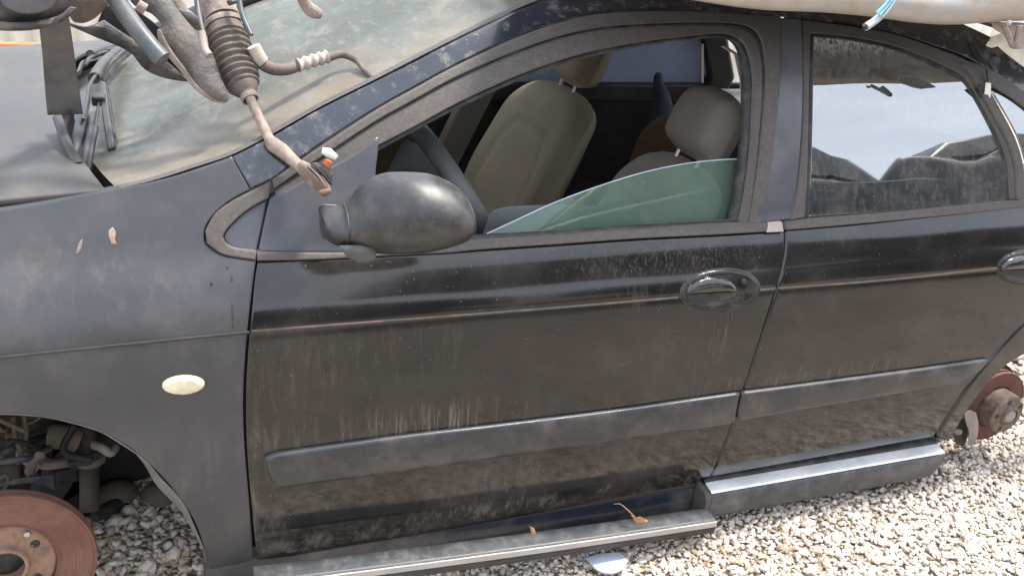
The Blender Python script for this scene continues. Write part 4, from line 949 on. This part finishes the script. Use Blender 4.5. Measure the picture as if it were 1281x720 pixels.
# ================================================================== LOOSE SILL TRIM
st = empty('sill_trim', (.6, -.06, GZ+.04), 'long loose black sill trim with a metal strip fallen beside the front door', 'car trim')
A0, A1 = P(345, 728, -.055), P(892, 653, -.045)
def trim_line(dy, dz, s0=0., s1=1.): return None
def tprism(name, prof, mat, s0=0, s1=1, bev=.002):
    a, b = A0+(A1-A0)*s0, A0+(A1-A0)*s1; d = A1-A0
    return prism(name, prof, 0, 1, mat, st, n=12, xf=lambda t, y, z: tuple(a+(b-a)*t+np.array((0, y, z-.006*math.sin(t*3.1)))), bev=bev)
tprism('cover', [(.038, .020), (-.006, .017), (-.012, .012), (-.014, .003), (-.002, .001), (.035, .004)], m_sillcover, -.04)
tprism('metal_strip', [(-.0125, .0155), (-.016, .014), (-.0185, .001), (-.015, -.002), (-.010, .0)], m_silltop2, -.04, 1.0, .001)
tprism('lower_lip', [(-.011, -.002), (-.0175, -.003), (-.010, -.026), (.02, -.034), (.02, -.028)], m_trimdark, -.04, 1.0)
# twig lying on it
tw = empty('dry_twig', P(800, 650, -.03), 'small dry orange twig with curled leaves resting on the loose sill trim', 'twig')
sweep('stem', [P(768, 630, -.01), P(776, 630, -.02), P(786, 638, -.03), P(795, 647, -.04)], [.0008, .001, .0012, .0016], m_leaf, tw, 6, sub=4)
for q in [[(793, 648), (800, 645), (812, 651), (806, 655), (796, 654)], [(788, 643), (798, 647), (794, 651)], [(662, 657), (668, 660), (671, 668), (665, 667)]]:
    plate('leaf', q, m_leaf, tw, y=-.045, thick=.0008, bulge=.002, er=3, h=3, step=2, bev=0)
dc = [PZ(a, b, GZ+.03) for a, b in smooth_loop([(733, 697), (750, 692), (775, 690), (786, 700), (780, 711), (765, 716), (748, 712)], 4)]
ds = mk('plastic_disc', [tuple(p) for p in dc]+[tuple(p-np.array((0, 0, .004))) for p in dc], [tuple(range(len(dc)-1, -1, -1))]+[(i, (i+1) % len(dc), len(dc)+(i+1) % len(dc), len(dc)+i) for i in range(len(dc))], m_lens, smooth=False); fixn(ds)
tag(ds, 'grey cloudy plastic disc lying on the gravel under the loose sill trim', 'plastic disc')

# ================================================================== JUNK ON THE WINDSHIELD
rk = empty('steering_rack', P(300, 110, .35), 'dusty old steering rack with ribbed rubber boot lying across the windshield', 'steering rack')
def PP(l): return [P(q[0], q[1], q[2]-.075*min(1, max(0, (q[2]-.02)/.2))) for q in l]
ax = PP([(280, -45, .62), (272, 0, .50), (284, 45, .42), (300, 95, .35), (312, 122, .31)])
sweep('rack_tube', [ax[0]*1.6-ax[1]*.6, ax[0], ax[1], ax[1]*.4+ax[2]*.6], .036, m_rack, rk, 22, sub=5)
for q in ((286, 20, .43, .016), (262, 8, .44, .012), (292, 3, .45, .014)):
    lathe('boss', [(0, .02), (q[3], .018), (q[3]*1.2, 0), (q[3]*1.3, -.02)], P(*q[:3]), (.3, -1, .5), m_rack, rk, 16)
def boot():
    p = cr3([ax[1]*.1+ax[2]*.9, ax[2], ax[3], ax[4]*.85+ax[3]*.15, ax[4]], 26); p = np.array(p); sl_ = np.concatenate([[0], np.cumsum(np.linalg.norm(np.diff(p, axis=0), axis=1))]); p = [np.array([np.interp(q, sl_, p[:, k]) for k in range(3)]) for q in np.linspace(0, sl_[-1], 130)]; n = len(p); pr = []; rr = []
    for i, q in enumerate(p):
        t = i/(n-1)
        env = float(np.interp(t, [0, .08, .2, .5, .72, .86, .94, 1], [.037, .038, .039, .0385, .034, .027, .017, .014]))
        rib = .0036*math.cos(t*2*math.pi*11+.6*math.sin(t*9))*(1 if .10 < t < .84 else .1)
        rr.append(env+rib); pr.append(q)
    o = sweep('rubber_boot', pr, rr, m_boot, rk, 26)
    sharp(o, 80)
boot()
def ringm(name, p, d, r, w, mat):
    d = np.array(d); d = d/np.linalg.norm(d); lathe(name, [(r-.003, -w/2), (r, -w/2), (r+.001, 0), (r, w/2), (r-.003, w/2)], p, d, mat, rk, 26)
ringm('clamp', ax[1]*.25+ax[2]*.75, ax[3]-ax[2], .041, .012, m_rod)
ringm('clamp', ax[4], ax[4]-ax[3], .017, .012, m_rod)
tr = PP([(311, 118, .31), (322, 143, .27), (336, 172, .23), (341, 180, .21), (352, 188, .19), (368, 202, .16), (381, 214, .13)])
sweep('tie_rod', tr, [.0095, .0095, .010, .0145, .0145, .0115, .0115], m_rod, rk, 16, sub=4)
plate('tie_rod_end', [(372, 205), (378, 200), (388, 205), (402, 219), (413, 233), (414, 240), (406, 244), (396, 241), (384, 230), (375, 218)], m_rod, rk, y=.045, thick=.03, bulge=.010, er=5, h=4)
plate('rust_edge', [(398, 239), (405, 236), (414, 236), (414, 242), (406, 246), (398, 243)], m_rust2, rk, y=.036, thick=.02, bulge=.006, er=3, h=3)
for k in range(3): strip('groove', PP([(385+k*3.5, 209-k*2, .040), (397+k*4, 221-k*2, .034), (408+k*3, 236-k*3, .034)]), (.5, 0, -.8), .003, .004, m_seal, rk)
plate('joint_boot', [(388, 205), (398, 203), (410, 208), (417, 217), (416, 232), (408, 229), (398, 218)], m_frame, rk, y=.055, thick=.03, bulge=.012, er=6, h=4)
sweep('bolt', PP([(405, 214, .09), (411, 202, .085)]), .0085, m_orange, rk, 12)
sweep('bolt_head', PP([(403, 188, .085), (411, 191, .08), (420, 197, .08)]), [.006, .009, .006], m_white, rk, 10)
pipe = [(316, 60, .36), (323, 76, .36), (340, 86, .36), (358, 87, .36), (374, 82, .37), (392, 76, .38), (409, 72, .39), (428, 68, .40), (446, 76, .38), (456, 88, .34), (470, 101, .30)]
sweep('hydraulic_pipe', PP(pipe), [.010, .012, .0125, .012, .011, .011, .010, .008, .0065, .0055, .0050], m_boot, rk, 16, sub=5)
sweep('pipe_collar', PP([(317, 58, .355), (324, 72, .355), (329, 78, .355)]), [.0135, .0145, .013], m_collar, rk, 18, sub=3)
def collar():
    p = cr3(PP([(373, 82, .365), (392, 76, .375), (409, 71, .385)]), 14); sweep('ribbed_collar', p, [.0125+.0022*math.cos(i*.9) for i in range(len(p))], m_collar, rk, 20)
collar()
for a in ([(244, -20, .45), (249, 20, .40), (258, 58, .36)], [(296, -20, .42), (303, 18, .38), (314, 44, .35)], [(286, 4, .42), (310, -4, .45), (330, -10, .5)]):
    sweep('thin_pipe', PP(a), .0055, m_tube, rk, 10, sub=5)

sf = empty('subframe', P(150, 60, .4), 'rusty pressed steel subframe piled over the hood at the cowl', 'subframe')
yy = lambda a, b: .30+(60-b)*.0012
plate('bushing_cup', [(-60, -40), (-50, 20), (-20, 34), (10, 37), (40, 36), (70, 30), (90, 18), (100, 0), (105, -40)], m_sub, sf, yf=lambda a, b: .20, thick=.05, bulge=.035, er=14, h=8, bev=.004)
plate('bushing', oval(36, -2, 36, 20, 0, 30), m_applique, sf, y=.155, thick=.03, bulge=.004, er=8, h=8, bev=.003)
plate('cup_rim', [(-60, 12), (-20, 24), (15, 28), (45, 26), (72, 20), (88, 8), (96, 10), (80, 26), (60, 34), (40, 38), (10, 39), (-25, 36), (-60, 30)], m_sub, sf, y=.165, thick=.03, bulge=.010, er=5, h=6, bev=.002)
plate('cover_plate', [(84, -20), (138, -20), (136, 6), (120, 22), (105, 29), (92, 28), (84, 14)], m_mud, sf, y=.30, thick=.03, bulge=.02, er=12, h=7, bev=.003)
plate('flat_strap', [(48, 28), (86, 18), (92, 60), (99, 110), (104, 143), (59, 144), (56, 110), (53, 70)], m_subgrey, sf, yf=lambda a, b: .26+(b-20)*.0008, thick=.006, h=10, bulge=.002, er=8)
plate('lower_arm', [(86, 28), (108, 33), (130, 25), (160, 45), (190, 62), (215, 82), (236, 102), (222, 101), (200, 96), (180, 86), (165, 68), (148, 58), (125, 49), (100, 38), (88, 33)], m_sub, sf, y=.36, thick=.03, bulge=.012, er=7, h=6, bev=.002)
plate('inner_web', [(130, 8), (160, 5), (200, 35), (222, 70), (238, 100), (215, 86), (190, 66), (150, 48), (122, 28)], m_dark, sf, y=.42, thick=.02, h=10)
sweep('steel_tube', PP([(130, -30, .30), (147, 2, .28), (170, 35, .26), (190, 60, .24), (203, 74, .23)]), .0165, m_tube, sf, 22, sub=4)
sweep('tube_end', PP([(200, 71, .232), (203.5, 74.5, .228), (205, 76, .226)]), [.0165, .014, .007], m_tube, sf, 22)
plate('control_arm', [(150, -30), (196, -30), (216, 2), (232, 24), (256, 52), (268, 72), (276, 96), (288, 121), (284, 128), (272, 125), (254, 116), (240, 106), (228, 86), (214, 68), (203, 52), (198, 38), (204, 32), (190, 18), (165, 4)], m_sub, sf, yf=lambda a, b: .25+(60-b)*.0006, thick=.02, bulge=.014, er=9, h=6, bev=.003)
plate('arm_flange', [(196, 38), (200, 36), (214, 62), (232, 86), (246, 106), (262, 117), (284, 126), (280, 130), (262, 125), (243, 111), (226, 90), (208, 68), (198, 50)], m_rack, sf, y=.215, thick=.012, bulge=.003, er=4, h=5)
plate('upper_bracket', [(196, -10), (220, -10), (236, 12), (250, 30), (250, 40), (236, 34), (222, 30), (210, 18)], m_rack, sf, y=.33, thick=.02, bulge=.01, er=6, h=6, bev=.002)
plate('grey_bracket', [(222, 12), (238, 14), (248, 22), (248, 31), (236, 30), (226, 24)], m_subgrey, sf, y=.31, thick=.015, bulge=.006, er=5, h=5)
sweep('bolt', PP([(172, 6, .22), (182, 12, .22)]), .010, m_rod, sf, 12)
sweep('bracket_rod', PP([(252, 40, .30), (256, 62, .28), (262, 70, .27)]), .008, m_caliper, sf, 10, sub=3)
hs = sweep('hose_end', PP([(374, -25, .30), (378, -4, .30), (385, 9, .30), (393, 15, .30), (402, 19, .30)]), [.011, .011, .0125, .013, .008], m_rack, None, 16, sub=5)
tag(hs, 'short bent mud covered hose end hanging in front of the upper windshield', 'hose')

# ================================================================== PANEL AND CABLE ON THE ROOF
rp = empty('upturned_panel', P(1150, 5, .15), 'dusty silver beige car body panel lying upturned on the roof', 'body panel')
def upan():
    edge = [(740, -26), (800, -12), (860, -3), (910, 2), (960, 7), (1010, 12), (1060, 18), (1100, 22), (1150, 27), (1200, 30), (1290, 29), (1400, 26), (1560, 30)]
    e = [P(a, b, .06) for a, b in smooth_loop(edge, 14, False)]; V = []; Fc = []
    prof = [(.05, .004), (.03, -.002), (.008, -.003), (-.002, .004), (-.008, .016), (-.012, .034), (-.008, .052), (.004, .066), (.012, .080), (.004, .10), (-.004, .125), (.01, .16), (.08, .19), (.3, .215), (.7, .22), (1.1, .20), (1.3, .15)]
    m = len(prof)
    for i, p in enumerate(e):
        for k, (dy, dz) in enumerate(prof):
            V.append((p[0]+dy*.05, p[1]+dy+.004*math.sin(p[0]*9+k*.7), p[2]+dz+.0035*math.sin(p[0]*13+k)+.004*math.sin(p[0]*4.1)))
    for i in range(len(e)-1):
        for k in range(m-1): Fc.append((i*m+k, (i+1)*m+k, (i+1)*m+k+1, i*m+k+1))
    o = mk('panel_skin', V, Fc, m_beigepanel, rp); fixn(o); s = o.modifiers.new('t', 'SOLIDIFY'); s.thickness = .005
upan()
plate('hinge_bracket', [(1240, 28), (1268, 28), (1290, 30), (1290, 60), (1270, 62), (1264, 58), (1256, 45), (1243, 36)], m_beigepanel, rp, y=.10, thick=.01, bulge=.006, er=6, h=6)
sweep('hinge_arm', PP([(1255, 30, .08), (1262, 46, .075), (1268, 58, .07), (1273, 44, .07), (1276, 32, .07)]), .007, m_rod, rp, 10, sub=4)
plate('torn_plastic', [(1233, 57), (1240, 46), (1252, 42), (1262, 50), (1290, 66), (1300, 90), (1284, 86), (1262, 70), (1248, 58), (1240, 60)], m_white, rp, y=.22, thick=.006, bulge=.004, er=5, h=6)
lathe('screw', [(0, .004), (.006, .003), (.007, 0)], P(1262, 29, .045), (0, -1, .2), m_steel, rp, 12)
cb = empty('cut_cable', P(1100, 20, -.02), 'cut braided grey cable end with teal sheath hanging over the roof edge', 'cable')
sweep('braid', PP([(1083, 34, -.035), (1092, 28, -.03), (1104, 18, -.025), (1112, 8, -.02)]), [.0085, .0082, .0078, .0072], m_braid, cb, 16, sub=5)
sweep('core', PP([(1081, 35.3, -.0372), (1084, 33.5, -.0345)]), .0045, m_seal, cb, 12)
for dx in (-3.5, 0, 3.5):
    sweep('sheath_strand', PP([(1100+dx, 19+dx*.8, -.035), (1110+dx, 8+dx*.5, -.032), (1118+dx, -3, -.03), (1132+dx, -24, -.02)]), .0026, m_teal if dx <= 0 else m_braid, cb, 8, sub=4)
wc = empty('wire_clip', P(1230, 110, .2), 'thin black wire with a white plastic clip hanging over the rear door frame', 'wire')
wp = [(1218, 50), (1226, 66), (1233, 78), (1235, 92), (1236, 105)]
sweep('wire', [PS(a, b, -.014) for a, b in wp], .0026, m_wire, wc, 8, sub=4)
plate('white_clip', [(1233, 103), (1240, 104), (1239, 123), (1231, 124)], m_white, wc, y=PS(1235, 110, -.02)[1], thick=.008, h=6)
plate('black_clip', [(1225, 105), (1231, 106), (1230, 126), (1224, 127)], m_seal, wc, y=PS(1228, 112, -.015)[1], thick=.008, h=6)

# ================================================================== BACKGROUND
def fence():
    f = empty('corrugated_fence', (0, 4.6, GZ), 'white corrugated metal fence behind the wrecked car', 'fence')
    V = []; Fc = []; W = 1.0; n = 40
    for i in range(n+1):
        x = W*i/n; y = .018*math.cos(x*2*math.pi/.125)
        V += [(x, y, 0), (x, y, 2.3)]
    for i in range(n): Fc.append((2*i, 2*i+2, 2*i+3, 2*i+1))
    me = bpy.data.meshes.new('sheet'); me.from_pydata(V, [], Fc); me.materials.append(m_fence); me.polygons.foreach_set('use_smooth', [True]*len(me.polygons))
    for k in range(-7, 14):
        o = bpy.data.objects.new('sheet', me); col.objects.link(o); o.parent = f; o.location = (k*.99, .004*(k % 2), .02); s = o.modifiers.new('t', 'SOLIDIFY'); s.thickness = .001
    for k in range(-3, 7): boxm('post', (k*2-.03, 4.64, GZ), (k*2+.03, 4.70, 2.2), m_subgrey, f)
    r_ = empty('red_rail', (-1, 4.1, GZ), 'orange red metal rail on short posts in front of the white fence', 'rail')
    pm = [P(-40, 59, 3.9), P(20, 57, 3.9)]; zz = pm[0][2]
    boxm('beam', (-4, 3.9, zz-.06), (1.2, 3.96, zz+.02), m_redrail, r_)
    for k in (-3.8, -2.2, -.6, 1.0): boxm('post', (k, 3.91, GZ), (k+.05, 3.95, zz-.07), m_redrail, r_)
fence()
tyre = lathe('tyre', [(.19, -.09), (.22, -.10), (.29, -.10), (.315, -.07), (.32, 0), (.315, .07), (.29, .10), (.22, .10), (.19, .09)], P(1300, 500, .9), (.9, .35, .1), m_tyre, None, 48)
tag(tyre, 'black tyre lying behind the rear hub at the right edge', 'tyre')

# wrecks across the aisle (seen mirrored in the paint and the rear window)
def wreck(loc, rot, ci, label, tilt=0):
    w = bpy.data.objects.new('parked_wreck', None); col.objects.link(w); tag(w, label, 'car', 'wrecks across the aisle')
    WL[w] = np.zeros(3)
    L = 2.2
    prof = [(-L, .25), (-L-.03, .5), (-L+.08, .72), (-1.2, .86), (-.75, .90), (1.45, .93), (L-.05, .90), (L, .6), (L-.05, .25)]
    def solid(name, prof, y0, y1, y2, mat, par, zsplit=None):
        V = []; m = len(prof)
        for y, k in ((-y0, 0), (-y1, 1), (y1, 1), (y0, 0)):
            for (x, z) in prof:
                V.append((x, y if not zsplit else y*(1-zsplit*max(0, z-.9)), z-(.0 if k else .02)))
        Fc = [tuple(range(m)), tuple(3*m+i for i in range(m-1, -1, -1))]
        for r_ in range(3):
            for i in range(m): Fc.append((r_*m+i, (r_+1)*m+i, (r_+1)*m+(i+1) % m, r_*m+(i+1) % m))
        o = mk(name, V, Fc, mat, par); fixn(o); sharp(o, 40); bevel(o, .04, 3, 30); return o
    solid('body', prof, .84, .76, 0, m_wreck[ci], w)
    solid('cabin', [(-1.05, .88), (-.25, 1.38), (.1, 1.43), (.8, 1.42), (1.2, 1.33), (1.8, .90)], .80, .72, 0, m_wreck[ci], w, .45)
    for s in (-1, 1):
        def q(x, z): return (x, s*(.80*(1-.45*max(0, z-.9))+.012), z)
        for nm, pts in (('window', [(-.80, .94), (-.18, 1.32), (.18, 1.35), (.18, .94)]), ('window', [(.26, .94), (.26, 1.35), (.80, 1.34), (1.10, 1.26), (1.45, .95)])):
            o = mk(nm, [q(*p) for p in pts], [tuple(range(len(pts)))], g_dark, w, smooth=False); so_ = o.modifiers.new('t', 'SOLIDIFY'); so_.thickness = .006
        for x in (-1.35, 1.35): lathe('wheel', [(.0, .05), (.16, .06), (.2, .09), (.30, .10), (.32, .05), (.32, -.1), (.0, -.1)], (x, s*.72, .31), (0, s, 0), m_tyre, w, 28)
    w.location = loc; w.rotation_euler = (tilt, 0, rot); return w
wreck((.2, -5.4, GZ), R(4), 0, 'dark wrecked car standing across the aisle from the door')
wreck((5.0, -3.9, GZ), R(2), 1, 'charcoal wrecked car across the aisle, lower one of its stack').scale = (1, 1, 1.18)
wreck((3.4, -3.95, GZ+1.66), R(-3), 0, 'dark wrecked car lying on top of the charcoal one across the aisle')
wreck((7.5, -4.0, GZ+1.85), R(185), 1, 'charcoal wrecked car in the second layer at the far end of the aisle')
wreck((9.6, -4.1, GZ), R(-2), 2, 'white wrecked car at the bottom of the far stack across the aisle').scale = (1, 1, 1.3)
wreck((-4.8, -5.5, GZ), R(3), 2, 'white wrecked car across the aisle at the front end')
